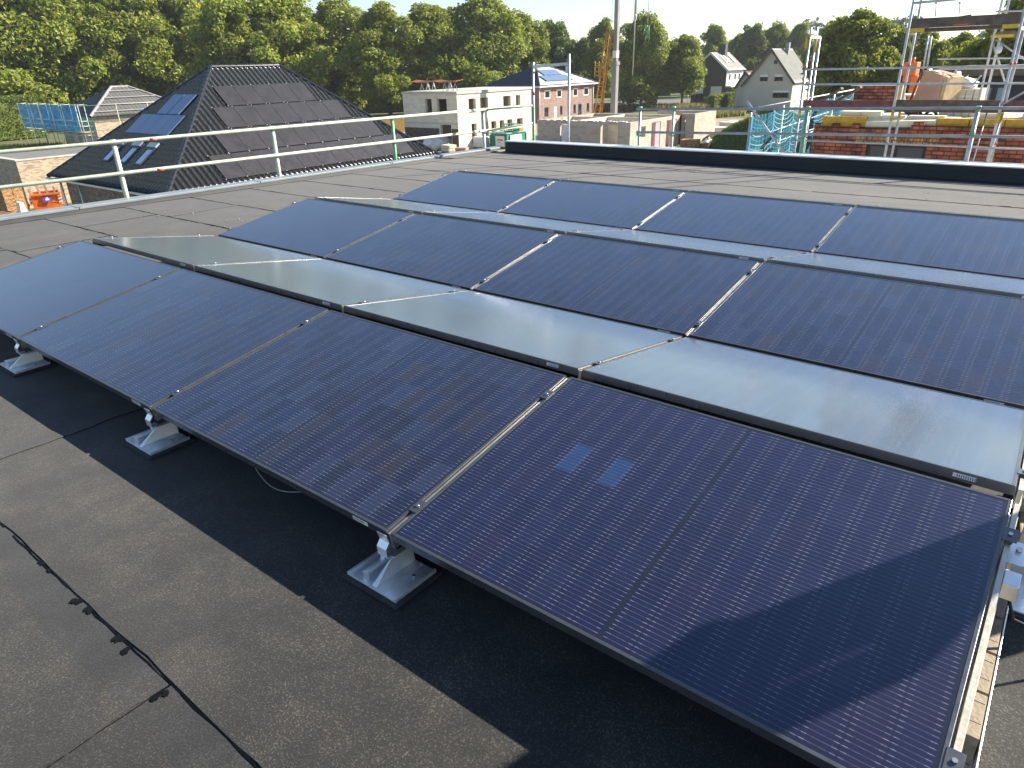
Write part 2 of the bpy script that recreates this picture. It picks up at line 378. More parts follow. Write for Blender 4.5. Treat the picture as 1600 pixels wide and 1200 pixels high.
mb.hexa([(x0-.02, RY1-.10, .0085), (13, RY1-.10, .0085), (13, RY1+.02, .0085), (x0-.02, RY1+.02, .0085), (x0, RY1+.0, .03), (13, RY1+.0, .03), (13, RY1+.03, .12), (x0, RY1+.03, .12)])
mb.build('upstand', M['black_bitumen'], t_)
mb = MB(); xx = x0-.03
while xx < 13:
    mb.box(xx+.002, min(xx+2.5, 13)-.002, RY1+.035, RY1+.37, .207, .224); xx += 2.5
mb.build('cap', M['cap_metal'], t_, .004)
# body of the building below the flat roof
t_ = thing('building_below', (4, 2, G), 'pale masonry building carrying the flat roof with the solar panels', 'building')
mb = MB(); mb.prism([(le(-6)-.08, -6, G), (12.9, -6, G), (12.9, RY1+.33, G), (le(RY1)-.08, RY1+.33, G)], (0, 0, -G-.42))
mb.build('wall', pm('pale_masonry', (.5, .48, .44), .9), t_)
# ------------------------------------------------------------------ solar panels
PW, PP, PLN, TL = 1.134, 1.6864, 1.664, rad(9.5856)
LC, LS = PW*math.cos(TL), PW*math.sin(TL)
G1, G2, Z0 = .0966, .0422, .2
def make_panel(high_sticker, glass):
    r = thing('solar_panel', (0, 0, 0), 'x', 'solar panel', 'solar panels on the flat roof')
    mb = MB(); h = -.035; a = .011
    mb.box(0, PLN, 0, a, h, 0); mb.box(0, PLN, PW-a, PW, h, 0); mb.box(0, a, a, PW-a, h, 0); mb.box(PLN-a, PLN, a, PW-a, h, 0)
    mb.box(a, PLN-a, a, .03, h, h+.002); mb.box(a, PLN-a, PW-.03, PW-a, h, h+.002)
    mb.build('frame', M['black_alu'], r, .002)
    mb = MB(); mb.box(a, PLN-a, a, PW-a, -.006, -.0015); mb.build('cell_glass', glass, r)
    mb = MB(); mb.box(PLN/2-.06, PLN/2+.06, PW*.5-.03, PW*.5+.03, -.024, -.0065); mb.build('junction_box', M['cable'], r)
    mb = MB()
    if high_sticker:
        x = PLN*.085; mb.box(x-.034, x+.034, PW, PW+.0012, -.024, -.009)
        for i in range(9): mb.box(x-.033+i*.0065, x-.033+i*.0065+.003, PW+.0012, PW+.0016, -.022, -.012, 1)
    else:
        x = PLN*.915; mb.box(x-.04, x+.04, -.0012, 0, -.026, -.008)
        for i in range(9): mb.box(x-.033+i*.0065, x-.033+i*.0065+.003, -.0016, -.0012, -.022, -.012, 1)
    mb.build('barcode_sticker', [M['sticker'], M['sticker_ink']], r)
    return r
rows_txt = ['front row', 'second row', 'third row', 'fourth row', 'fifth row', 'rearmost row']
ord_ = ['leftmost', 'second from the left', 'third from the left', 'fourth from the left']
protoA = make_panel(False, M['glass']); protoB = make_panel(True, M['glass']); protoC = make_panel(False, M['glass_blue'])
used = set()
PER = 2*LC+G1+G2
def ylow(row): b = (row//2)*PER; return b if row % 2 == 0 else b+2*LC+G1
def yhigh(row): b = (row//2)*PER; return b+LC if row % 2 == 0 else b+LC+G1
for row in range(6):
    for j in range(4):
        if row == 0 and j == 3: pr = protoC
        else: pr = protoA if row % 2 == 0 else protoB
        o = pr if pr.name not in used else dup(pr)
        used.add(pr.name)
        g = (PP-PLN)/2
        if row % 2 == 0: o.location = (j*PP+g, ylow(row), Z0); o.rotation_euler = (TL, 0, 0)
        else: o.location = ((j+1)*PP-g, ylow(row), Z0); o.rotation_euler = (TL, 0, math.pi)
        tilt = 'tilted towards the viewer' if row % 2 == 0 else 'tilted away from the viewer'
        o['label'] = f'black solar panel {tilt}, {ord_[j]} in the {rows_txt[row]}'
        if row == 0 and j == 3: o['label'] = 'front row solar panel with two bright blue cells, nearest to the viewer'
# rails with clamps in the joints
def make_rail(edge):
    r = thing('mounting_rail', (0, 0, 0), 'x', 'rail', 'aluminium rails between the solar panels')
    mb = MB(); w_ = .007
    mb.box(-w_, w_, .002, PW-.002, -.06, -.009); mb.box(-.012, .012, .0, PW, -.075, -.0605)
    mb.build('rail', M['alu_lit'], r)
    for yy in (.15, PW-.17):
        mb = MB(); mb.box(-.0095, .0095, yy-.03, yy+.03, -.0085, -.001); mb.box(-.019, .019, yy-.03, yy+.03, .0005, .0028)
        c = mb.build('clamp', M['black_alu'], r)
        mb = MB(); mb.tube((0, yy, .0029), (0, yy, .009), .0065, n=6); mb.build('bolt', M['bolt'], c)
    return r
rail = make_rail(0); first = True
jt = ['at the left end', 'in the first joint', 'in the second joint', 'in the third joint', 'at the right end']
for row in range(6):
    for j in range(5):
        o = rail if first else dup(rail); first = False
        o.location = (j*PP + (-.004 if j == 0 else .004 if j == 4 else 0), ylow(row), Z0); o.rotation_euler = (TL, 0, 0 if row % 2 == 0 else math.pi)
        o['label'] = f'narrow clamp rail {jt[j]} of the {rows_txt[row]} of panels'
# low feet: rubber mat, finned base plate, bent hook
def make_foot():
    r = thing('panel_support', (0, 0, 0), 'x', 'foot', 'aluminium feet under the solar panels')
    mb = MB(); mb.box(-.135, .145, -.115, .115, .0055, .018); mb.build('rubber_mat', M['rubber'], r, .003)
    mb = MB(); mb.box(-.122, .128, -.10, .10, .0185, .024)
    for x in (-.122, .118): mb.box(x, x+.010, -.10, .10, .024, .032)
    for x in (-.06, -.05, .05, .06): mb.box(x, x+.003, -.10, .10, .024, .0255)
    mb.build('base_plate', M['alu'], r, .0015)
    mb = MB()
    mb.tube((-.085, .03, .0256), (-.085, .03, .031), .008, n=6); r_b = mb.build('bolt', M['bolt'], r)
    mb = MB(); mb.tube((.085, .03, .0256), (.085, .03, .031), .008, n=6); mb.build('bolt', M['bolt'], r)
    mb = MB()
    mb.hexa([(.0, -.09, .0242), (.022, -.09, .0242), (.022, .10, .0242), (.0, .10, .0242), (.006, .0, .088), (.010, .0, .088), (.010, .10, .088), (.006, .10, .088)])
    mb.box(-.004, .02, .005, .10, .0885, .094)
    mb.build('fin', M['alu'], r, .001)
    mb = MB(); mb.box(-.045, -.030, -.09, .0, .05, .065); mb.box(-.045, -.030, -.09, -.075, .0242, .0495); mb.box(-.052, -.0305, .001, .03, .05, .09)
    mb.build('slot_rail', M['alu'], r, .001)
    mb = MB(); w_ = .024
    prof = [(.045, .068), (-.012, .094), (-.014, .128), (.004, .150), (-.006, .186)]
    for (ya, za), (yb, zb) in zip(prof, prof[1:]): mb.bar((-.02, ya, za), (-.02, yb, zb), 2*w_, .004, up=(0, -1, .3))
    mb.build('hook', M['alu'], r, .0008)
    return r
foot = make_foot(); first = True
for j in range(5):
    o = foot if first else dup(foot); first = False
    o.location = (j*PP-.01, .0, .0)
    o['label'] = ['aluminium foot under the left end of the front row', 'aluminium foot under the first joint of the front row, cut by the left frame edge', 'aluminium foot under the second joint of the front row', 'nearest aluminium foot, under the third joint of the front row', 'aluminium foot under the right end of the front row'][j]
# ridge posts
def make_post():
    r = thing('ridge_post', (0, 0, 0), 'x', 'post', 'aluminium posts under the panel ridges')
    mb = MB(); mb.box(-.13, .13, -.13, .13, .0055, .016); mb.build('rubber_mat', M['rubber'], r)
    mb = MB(); mb.box(-.12, .12, -.11, .11, .0165, .022); mb.build('base_plate', M['alu'], r)
    mb = MB(); mb.box(-.03, .03, -.02, -.015, .022, .33); mb.box(-.03, .03, .015, .02, .022, .33); mb.box(-.03, -.025, -.015, .015, .022, .33)
    mb.box(.045, .105, .02, .024, .15, .325); mb.build('upright', M['alu'], r)
    return r
post = make_post(); first = True
for k, (ra, rb) in enumerate(((0, 1), (2, 3), (4, 5))):
    for j in range(5):
        o = post if first else dup(post); first = False
        o.location = (j*PP+.07, (yhigh(ra)+yhigh(rb))/2+.02, 0)
        o['label'] = f'aluminium ridge post under the panels {jt[j]}, ' + ['between front and second row', 'between third and fourth row', 'between fifth and rearmost row'][k]
# loose cable below the front edge, end bracket, ballast tray
mb = MB(); mb.path([(4.20+.36*i/14, .02-.03*math.sin(math.pi*i/14), .165-.035*math.sin(math.pi*i/14)) for i in range(15)], .002, 6)
tag(mb.build('cable', M['cable_white']), 'thin pale cable sagging below the front edge of the third panel', 'cable')
t_ = thing('end_bracket', (6.78, 1.0, .3), 'aluminium end bracket with bolt at the right edge of the front row', 'bracket')
def tilt(x, y, z): return (x, y*math.cos(TL)-z*math.sin(TL), Z0+y*math.sin(TL)+z*math.cos(TL))
mb = MB(); mb.hexa([tilt(*p) for p in [(6.752, .90, -.05), (6.80, .90, -.05), (6.80, 1.00, -.05), (6.752, 1.00, -.05), (6.752, .90, -.046), (6.80, .90, -.046), (6.80, 1.00, -.046), (6.752, 1.00, -.046)]])
mb.hexa([tilt(*p) for p in [(6.756, .80, -.10), (6.805, .80, -.10), (6.805, .86, -.10), (6.756, .86, -.10), (6.760, .80, -.04), (6.80, .80, -.04), (6.80, .86, -.04), (6.760, .86, -.04)]])
mb.build('bracket', M['alu'], t_, .002)
mb = MB(); mb.tube(tilt(6.782, .96, -.046), tilt(6.782, .96, -.036), .009, n=6); mb.build('bolt', M['bolt'], t_)
mb = MB(); mb.path([(6.78, .84, .27), (6.79, .81, .23), (6.81, .79, .19), (6.87, .82, .16), (7.0, .95, .1), (7.2, 1.2, .02)], .005, 6); 
tag(mb.build('cable', M['cable']), 'black cable hanging from the bracket at the right end of the front row', 'cable')
t_ = thing('ballast_tray', (6.75, .6, 0), 'slim aluminium tray along the right end of the front row holding concrete pavers', 'tray')
mb = MB(); mb.box(6.50, 6.800, .14, 1.12, .02, .024); mb.box(6.800, 6.804, .14, 1.12, .02, .096); mb.box(6.496, 6.500, .14, 1.12, .02, .06)
for y in (.3, .9): mb.box(6.55, 6.75, y, y+.1, .0055, .0195)
mb.build('tray', M['alu'], t_, .001)
pv = None; y = .36
for i, l in enumerate((.17, .17, .17, .17)):
    mb = MB(); mb.box(-.13, .13, 0, l-.008, 0, .092)
    for k in (.3, .75): mb.box(.07, .128, l*k, l*k+.006, .0921, .0932)
    o = tag(mb.build('paver_stone', M['paver'], None, .006), ['sandy concrete paver at the near end of the ballast tray', 'second nearest concrete paver in the ballast tray', 'third concrete paver in the ballast tray, half in shade', 'farthest concrete paver in the ballast tray, under the bracket'][i], 'paver', 'pavers in the ballast tray')
    o.location = (6.665, y, .0245+rg.uniform(0, .002)); y += l+.004
for i, (x, y, z, r_) in enumerate([(6.93, 1.66, .0055, .1), (6.93, 1.98, .0055, -.08), (6.92, 1.80, .0665, .05)]):
    mb = MB(); mb.box(-.15, .15, -.15, .15, 0, .06)
    o = tag(mb.build('paver_stone', M['paver'], None, .006), ['concrete paver on the roof beside the ridge, lower near one', 'concrete paver on the roof beside the ridge, lower far one', 'concrete paver on top of two others beside the ridge'][i], 'paver', 'pavers stacked beside the ridge')
    o.location = (x, y, z); o.rotation_euler = (0, 0, r_)
# unseen branched pipe, added and shaped only to shade the nearest panel
t_ = thing('shadow_caster', (7.415, 1.86, 0), 'grey branched pipe added out of view on the flat roof to cast a shadow', 'shadow caster')
mb = MB(); mb.tube((7.415, 1.86, .02), (7.415, 1.86, .95), .085, n=20); mb.build('pipe', M['steel'], t_)
mb = MB(); mb.tube((7.415, 1.86, .006), (7.415, 1.86, .16), .17, .09, n=20); mb.build('collar', M['black_bitumen'], t_)
mb = MB(); mb.tube((7.415, 1.86, .951), (7.415, 1.86, 1.50), .105, n=20); mb.path([(7.415, 1.86, 1.08), (7.495, 1.805, 1.2), (7.55, 1.768, 1.3), (7.55, 1.768, 1.52)], .055, 12); mb.tube((7.415, 1.86, 1.5001), (7.415, 1.86, 1.66), .13, .05, n=20); mb.build('cap', M['steel'], t_)
# ================================================================== SURROUNDINGS
X, Y, Zv = Vector((1,0,0)), Vector((0,1,0)), Vector((0,0,1))
M['roof_tile'] = pm('glazed_black_tile', (.018, .019, .023), .25, 0, .3, 4)
M['roof_tile_blue'] = pm('dark_blue_tile', (.020, .028, .048), .45, 0, .25, 3)
M['roof_grey'] = pm('weathered_grey_tile', (.27, .262, .25), .7, 0, .2, 2, world=True)
M['roof_brown'] = pm('brown_tile', (.12, .075, .055), .8, 0, .3, 1.5)
M['pv_mono'] = pm('roof_solar_glass', (.032, .028, .027), .36, 0, .25, 1.5, spec=.7)
M['collector'] = pm('sky_tinted_collector', (.15, .21, .33), .10, .1, .1, .8, spec=1.0)  # blue of the reflected sky is put into this base colour
M['brick_brown'] = brick('brown_sorted_brick', (.34, .22, .15), (.19, .125, .095), (.26, .22, .18))
M['brick_pale'] = brick('sandy_brick', (.44, .33, .22), (.36, .26, .17), (.42, .36, .27))
M['brick_house'] = brick('red_brown_brick', (.27, .165, .125), (.22, .13, .10), (.30, .24, .20))
M['brick_dark'] = brick('dark_maroon_brick', (.075, .045, .042), (.06, .038, .036), (.09, .07, .065))
M['brick_red'] = brick('hand_moulded_red_brick', (.52, .150, .070), (.34, .095, .050), (.085, .050, .040), .235, .083, .014, 1.1, .9, .6)
M['brick_loose'] = brick('loose_red_brick', (.55, .30, .13), (.42, .22, .09), (.14, .08, .04), .12, .075, .01, 1.0)
M['block_grey'] = brick('pumice_block', (.46, .40, .315), (.41, .355, .28), (.48, .42, .34), .5, .25, .012, .35)
M['block_white'] = brick('white_aerated_block', (.68, .62, .50), (.62, .57, .45), (.54, .48, .38), .62, .25, .01, .2)
M['concrete'] = pm('raw_concrete', (.45, .43, .39), .85, 0, .15, 1.2, .2, 30)
M['plinth'] = pm('brown_plinth_coat', (.085, .060, .045), .8, 0, .4, 2.5)
M['render_beige'] = pm('beige_render', (.54, .485, .39), .9, 0, .07, .8)
M['white_paint'] = pm('white_paint', (.76, .75, .72), .5, 0, .05, 3)
M['dark_hole'] = pm('unlit_interior', (.05, .045, .04), .9)
M['pane'] = pm('window_glass', (.02, .024, .03), .06, 0, .2, 1, spec=.8)
M['timber'] = pm('weathered_timber', (.17, .125, .085), .85, 0, .4, 6, .3, 40)
M['timber_dark'] = pm('old_dark_timber', (.115, .085, .070), .85, 0, .45, 7, .4, 40)
M['timber_red'] = pm('maroon_boards', (.16, .055, .050), .75, 0, .4, 9)
M['timber_fresh'] = pm('fresh_timber', (.52, .38, .20), .8, 0, .25, 5)
M['orange'] = pm('orange_lacquer', (.72, .16, .025), .42, .05, .18, 3)
M['orange_ply'] = pm('orange_formwork', (.48, .16, .06), .7, 0, .25, 4)
M['insul'] = pm('yellow_mineral_wool', (.62, .37, .05), .95, 0, .18, 9, .4, 60)
M['insul_pale'] = pm('pale_foam_board', (.80, .74, .55), .8, 0, .1, 3)
M['pink_board'] = pm('pinkish_cement_board', (.46, .27, .19), .85, 0, .14, 2.5)
M['green_tarp'] = pm('green_container_paint', (.02, .23, .15), .5, 0, .2, 3)
M['bag_white'] = pm('white_woven_bag', (.72, .71, .69), .8, 0, .12, 5, .4, 12)
M['net_blue'] = pm('blue_debris_net', (.035, .25, .52), .7, 0, .3, 4)
M['net_white'] = pm('pale_net_strand', (.55, .68, .80), .7, 0, .1, 5)
M['pink_foil'] = pm('pink_wrap', (.62, .36, .40), .5, 0, .1, 3)
M['sky_pane'] = pm('skylight_glass', (.62, .72, .80), .12, .85)
M['slate'] = pm('dark_slate_cladding', (.045, .042, .045), .7, 0, .2, 2)
M['dark_red'] = pm('dark_hazard', (.6, .05, .03), .5)
M['purple'] = pm('purple_plate', (.14, .08, .35), .5)
M['shutter'] = pm('grey_blind', (.085, .09, .10), .55, .1, .1, 2)
M['rubbertyre'] = pm('tyre', (.02, .02, .02), .9)
# ---- ground
def ground_mat():
    t = NT('site_ground'); p = t.pos()
    a = t.noise(p, .05, 5, .6); b = t.noise(p, .6, 5, .6); c = t.noise(p, 6, 3)
    g = t.ramp(b, [(.3, (.06, .075, .022)), (.55, (.10, .105, .035)), (.75, (.19, .16, .065))])
    s = t.ramp(b, [(.3, (.25, .20, .135)), (.7, (.38, .31, .22))])
    x, y, z = t.xyz(p)
    dx = t.math('ADD', x, 26.); dy = t.math('SUBTRACT', y, 60.)
    d = t.math('SQRT', t.math('ADD', t.math('MULTIPLY', dx, dx), t.math('MULTIPLY', dy, dy)))
    d = t.math('ADD', d, t.math('MULTIPLY', t.math('SUBTRACT', a, .5), 26.))
    m = t.ramp(t.math('DIVIDE', d, 100.), [(.40, 1.), (.46, 0.)])
    col = t.mix(m, g, s); col = t.mix(t.ramp(c, [(.4, .0), (.75, .3)]), col, (.12, .095, .065))
    t.bump(b, .3, .05); return t.fin(col, .95)
mb = MB(); mb.add([(-1600, -600, G), (900, -600, G), (900, 1800, G), (-1600, 1800, G)], [(0, 1, 2, 3)])
struct(mb.build('ground', ground_mat()))
def sheet(name, pts, dz, m, mid=None):
    mb = MB(); mb.add([(p[0], p[1], G+dz) for p in pts], [tuple(range(len(pts)))]); return struct(mb.build(name, m))
asph = pm('asphalt', (.13, .125, .12), .85, 0, .15, .4, world=True)
lawn = pm('sunny_lawn', (.10, .135, .025), .95, 0, .35, .35, .5, 3, world=True)
sheet('road', [atz(640, 176), atz(850, 161.5), atz(1105, 154), atz(1300, 150), atz(1300, 160), atz(1105, 167), atz(1010, 170), atz(860, 180)], .03, asph)
sheet('lawn', [atz(1048, 171), atz(1118, 168), atz(1118, 158.5), atz(1070, 161)], .06, lawn)
sheet('verge', [atz(840, 160.8), atz(1100, 153.3), atz(1100, 149), atz(840, 154)], .05, lawn)
# ---- generic building pieces
def wall_open(mb, o, ax, nrm, Wd, Hh, th, ops=(), mi=0, z0=0.):
    """wall from o along ax with openings (a0, a1, z0, z1); nrm points outwards, the wall is th thick inwards"""
    o, ax, nrm = Vector(o), Vector(ax), Vector(nrm)
    xs = sorted({0., Wd, *[v for p in ops for v in p[:2]]}); zs = sorted({z0, Hh, *[v for p in ops for v in p[2:]]})
    for a, b in zip(xs, xs[1:]):
        run = None; cells = []
        for c, d in zip(zs, zs[1:]):
            hole = any(p[0]-1e-6 <= a and b <= p[1]+1e-6 and p[2]-1e-6 <= c and d <= p[3]+1e-6 for p in ops)
            if hole: run = None
            elif run: run[1] = d
            else: run = [c, d]; cells.append(run)
        for c, d in cells:
            mb.hexa([o+ax*a+Zv*c, o+ax*b+Zv*c, o+ax*b-nrm*th+Zv*c, o+ax*a-nrm*th+Zv*c, o+ax*a+Zv*d, o+ax*b+Zv*d, o+ax*b-nrm*th+Zv*d, o+ax*a-nrm*th+Zv*d], mi)
def box_walls(mb, x0, x1, y0, y1, h, th):
    wall_open(mb, (x0, y0, G), X, -Y, x1-x0, h, th); wall_open(mb, (x1, y0+th, G), Y, X, y1-y0-th, h, th)
    wall_open(mb, (x1-th, y1, G), -X, Y, x1-x0-th, h, th); wall_open(mb, (x0, y1-th, G), -Y, -X, y1-y0-2*th, h, th)
def window(parent, o, ax, nrm, a0, a1, z0, z1, fm, pm_=None, depth=-.06, mull=1, name='window', fw=.06, shutter=0, sm=None):
    """frame with panes set into (or, with depth > 0, onto) a wall"""
    o, ax, nrm = Vector(o), Vector(ax), Vector(nrm); mb = MB(); f = o + nrm*depth
    def bx(m, a, b, c, d, q0, q1): m.hexa([f+ax*a+Zv*c+nrm*q0, f+ax*b+Zv*c+nrm*q0, f+ax*b+Zv*c+nrm*q1, f+ax*a+Zv*c+nrm*q1, f+ax*a+Zv*d+nrm*q0, f+ax*b+Zv*d+nrm*q0, f+ax*b+Zv*d+nrm*q1, f+ax*a+Zv*d+nrm*q1])
    bx(mb, a0, a1, z0, z0+fw, -.05, .0); bx(mb, a0, a1, z1-fw, z1, -.05, .0)
    bx(mb, a0, a0+fw, z0+fw, z1-fw, -.05, .0); bx(mb, a1-fw, a1, z0+fw, z1-fw, -.05, 0)
    for k in range(1, mull+1):
        c = a0+(a1-a0)*k/(mull+1); bx(mb, c-fw*.5, c+fw*.5, z0+fw, z1-fw, -.05, -.003)
    w = mb.build(name, fm, parent)
    m2 = MB(); bx(m2, a0+fw*.9, a1-fw*.9, z0+fw*.9, z1-fw*.9, -.045, -.03); m2.build('pane', pm_ or M['pane'], w)
    if shutter:
        m3 = MB(); bx(m3, a0-.02, a1+.02, z1-shutter, z1+.05, .003, .05); m3.build('shutter_box', sm or M['white_paint'], w)
    return w
def tiled(mb, A, B, D, Cc, wave=.3, course=.34, amp=.075, du=None, step=.028):
    """tiled roof slope: eave A->B, ridge D->C above it (D over A's side), ribs run up the slope"""
    A, B, Cc, D = map(Vector, (A, B, Cc, D)); e = (B-A); L = e.length; e /= L
    up = D-A; up = up - e*up.dot(e); Sl = up.length; up /= Sl; n = e.cross(up)
    if n.z < 0: n = -n
    d0 = (D-A).dot(e); c0 = (Cc-A).dot(e); du = du or wave/6
    def top(s):
        if s < d0: return Sl*s/d0 if d0 > 1e-6 else Sl
        if s > c0: return Sl*(L-s)/(L-c0) if L-c0 > 1e-6 else Sl
        return Sl
    ns = max(2, int(L/du)); cols = []
    for i in range(ns+1):
        s = L*i/ns; p = (s/wave) % 1; h = amp*max(0, math.sin(math.pi*min(1, p/.62)))**.8 if p < .62 else 0
        t = max(1e-3, top(s)); nc = max(1, int(math.ceil(t/course))); c = []
        nmax = int(math.ceil(Sl/course))
        for k in range(nmax):
            ta, tb = min(t, k*course), min(t, (k+1)*course)
            c += [A+e*s+up*ta+n*(h+step), A+e*s+up*tb+n*h]
        cols.append(c)
    m = len(cols[0]); b = len(mb.v); 
    vs = [v for c in cols for v in c]
    fs = []
    for i in range(ns):
        for k in range(m-1):
            a_, b_, c_, d_ = i*m+k, (i+1)*m+k, (i+1)*m+k+1, i*m+k+1
            if (vs[a_]-vs[d_]).length < 1e-5 and (vs[b_]-vs[c_]).length < 1e-5: continue
            fs.append((a_, b_, c_, d_))
    mb.add(vs, fs, 0, True)
    return dict(A=A, e=e, up=up, n=n)
def on_slope(fr, s, t, h): return fr['A']+fr['e']*s+fr['up']*t+fr['n']*h
def slope_box(mb, fr, s0, s1, t0, t1, h0, h1, mi=0):
    mb.hexa([on_slope(fr, *p) for p in [(s0,t0,h0),(s1,t0,h0),(s1,t1,h0),(s0,t1,h0),(s0,t0,h1),(s1,t0,h1),(s1,t1,h1),(s0,t1,h1)]], mi)
def ridge_tiles(mb, a, b, r=.11, l=.36):
    a, b = Vector(a), Vector(b); n = max(1, int((b-a).length/l))
    for i in range(n):
        p, q = a.lerp(b, i/n), a.lerp(b, (i+1.08)/n); mb.tube(p+Zv*.03, q+Zv*.03, r*1.03, r*.95, 8, cap=False)
# ------------------------------------------------------------------ bungalow with the big panel roof
x0, x1, y0, y1, ze, zr = -38.2, -25.2, 14.2, 31.7, -3.3, 1.95
h1 = thing('bungalow', ((x0+x1)/2, (y0+y1)/2, G), 'dark hip roofed bungalow with black solar panels on both visible roof slopes', 'house')
mb = MB(); i = .6
box_walls(mb, x0+i, x1-i, y0+i, y1-i, ze-G-.1, .3)
mb.build('wall', M['brick_brown'], h1)
R0, R1 = (-31.7, 21.3, zr), (-31.7, 25.6, zr)
mb = MB()
fr_r = tiled(mb, (x1, y0, ze), (x1, y1, ze), R0, R1)
fr_l = tiled(mb, (x0, y0, ze), (x1, y0, ze), R0, R0)
tiled(mb, (x1, y1, ze), (x0, y1, ze), R1, R1, du=.15); tiled(mb, (x0, y1, ze), (x0, y0, ze), R1, R0, du=.15)
rf = mb.build('roof', M['roof_tile'], h1)
mb = MB(); ridge_tiles(mb, R0, R1)
for c, r in (((x1, y0, ze), R0), ((x0, y0, ze), R0), ((x1, y1, ze), R1), ((x0, y1, ze), R1)): ridge_tiles(mb, c, r)
mb.build('ridge_tiles', M['roof_tile'], rf)
mb = MB(); gz = ze-.12
mb.box(x0-.1, x1+.1, y0-.1, y0-.02, gz, gz+.1); mb.box(x1+.02, x1+.1, y0, y1, gz, gz+.1); mb.box(x0, x1, y0-.02, y0+.62, gz-.03, gz+.01); mb.box(x1-.62, x1+.02, y0+.62, y1, gz-.03, gz+.01)
mb.build('gutter', M['cap_metal'], h1)
rowsPV = [(.38, 1.98, 3.12, 11), (2.03, 3.63, 4.25, 9), (3.68, 5.2, 5.25, 7), (5.25, 6.75, 6.2, 5)]
pvm = {}
for t0, t1, s0, n in rowsPV:
    for k in range(n):
        w_ = 1.143; mb = MB(); s = s0+k*w_
        slope_box(mb, fr_r, s+.01, s+w_-.01, t0+.01, t1-.01, .085, .13)
        p = mb.build('roof_solar_panel', M['pv_mono'], h1)
        m2 = MB()
        for tt in (t0+.0, t1-.0): slope_box(m2, fr_r, s-.02, s+.02, tt-.02, tt+.02, .131, .138)
        m2.build('clamp', M['alu'], p)
for t0, t1, sx in ((3.55, 4.95, [-33.85+k*1.1 for k in range(4)]), (5.02, 6.5, [-32.45, -31.3])):
    for s in sx:
        mb = MB(); slope_box(mb, fr_l, s-x0+.012, s-x0+1.088, t0, t1, .09, .16); mb.build('solar_collector', M['collector'], h1)
for s in (-33.75, -31.9, -30.3):
    mb = MB(); sl_ = s-x0
    slope_box(mb, fr_l, sl_, sl_+.85, 1.45, 1.55, .05, .15); slope_box(mb, fr_l, sl_, sl_+.85, 2.55, 2.65, .05, .15); slope_box(mb, fr_l, sl_, sl_+.09, 1.55, 2.55, .05, .15); slope_box(mb, fr_l, sl_+.76, sl_+.85, 1.55, 2.55, .05, .15)
    sk = mb.build('skylight', M['shutter'], h1)
    mb = MB(); slope_box(mb, fr_l, sl_+.09, sl_+.76, 1.55, 2.55, .06, .12); mb.build('pane', M['sky_pane'], sk)
    mb = MB(); slope_box(mb, fr_l, sl_-.02, sl_+.87, 2.66, 2.95, .06, .2); mb.build('blind_box', M['cap_metal'], sk)
mb = MB(); mb.tube((x0+.7, y0+.3, G), (x0+.7, y0+.3, ze-.1), .05); mb.tube((x0+2.6, y0+.45, G), (x0+2.6, y0+.45, ze-.1), .05); mb.build('downpipe', M['cap_metal'], h1)
# ------------------------------------------------------------------ sandy brick garage far left, and the skip and pallets before it
c = atz(47, 326); gx, gy = c.x, c.y
t_ = thing('garage', (gx-4, gy+4, G), 'sandy brick flat roofed garage at the left edge behind the orange skip', 'garage')
mb = MB(); gh = 3.0
box_walls(mb, gx-9, gx, gy, gy+11, gh, .3)
mb.build('wall', M['brick_pale'], t_)
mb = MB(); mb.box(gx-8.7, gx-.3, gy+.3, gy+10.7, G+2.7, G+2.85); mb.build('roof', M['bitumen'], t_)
mb = MB(); mb.box(gx-9.03, gx+.04, gy-.04, gy+.34, G+gh+.002, G+gh+.08); mb.box(gx-.34, gx+.04, gy+.34, gy+11.04, G+gh+.002, G+gh+.08); mb.build('coping', M['concrete'], t_)
c = atz(79, 334); sx, sy = c.x, c.y
t_ = thing('skip', (sx, sy, G), 'orange open skip with red and white striped corners beside the bungalow', 'skip')
d = Vector((.80, -.60, 0)) ; d = (atz(103, 331)-atz(58, 336)); d.z = 0; sl_ = d.length; d.normalize(); nn = Vector((-d.y, d.x, 0)); o = Vector((sx, sy, G))
if nn.dot(Vector((-.57, .71, 0))) < 0: nn = -nn
hw, hh, dp = sl_*.5, 1.2, 1.9
mb = MB()
def sp(a, b, z): return o + d*a + nn*b + Zv*z
F = [sp(-hw*.92, 0, .15), sp(hw*.92, 0, .15), sp(hw, -.0, .7), sp(hw, -.15, hh), sp(-hw, -.15, hh), sp(-hw, 0, .7)]
Bk = [p + nn*dp for p in F]
for k in range(2):
    pass
mb.prism(F, nn*.05)
mb.prism([p+nn*(dp-.05) for p in F], nn*.05)
for s in (-1, 1): mb.hexa([sp(s*hw*.92-.03, .05, .15), sp(s*hw*.92+.03, .05, .15), sp(s*hw*.92+.03, dp-.05, .15), sp(s*hw*.92-.03, dp-.05, .15), sp(s*hw-.03, .05, hh), sp(s*hw+.03, .05, hh), sp(s*hw+.03, dp-.05, hh+.15), sp(s*hw-.03, dp-.05, hh+.15)])
mb.obox(sp(0, dp/2, .17), d*hw*.9, nn*(dp/2-.06), Zv*.02)
mb.build('body', M['orange'], t_)
mb = MB(); mb.bar(sp(-hw-.05, -.17, hh+.03), sp(hw+.05, -.17, hh+.03), .1, .1); mb.bar(sp(-hw*.97, -.01, .72), sp(hw*.97, -.01, .72), .06, .06); mb.build('rim', M['orange'], t_)
mb = MB(); mb.obox(sp(.05, -.14, .93), d*.26, nn*.02, Zv*.17); p_ = mb.build('sign', M['purple'], t_)
mb = MB(); mb.obox(sp(.05, -.165, .91), d*.11, nn*.004, Zv*.06); mb.obox(sp(.05, -.165, 1.01), d*.05, nn*.004, Zv*.035); mb.build('emblem', M['white_paint'], p_)
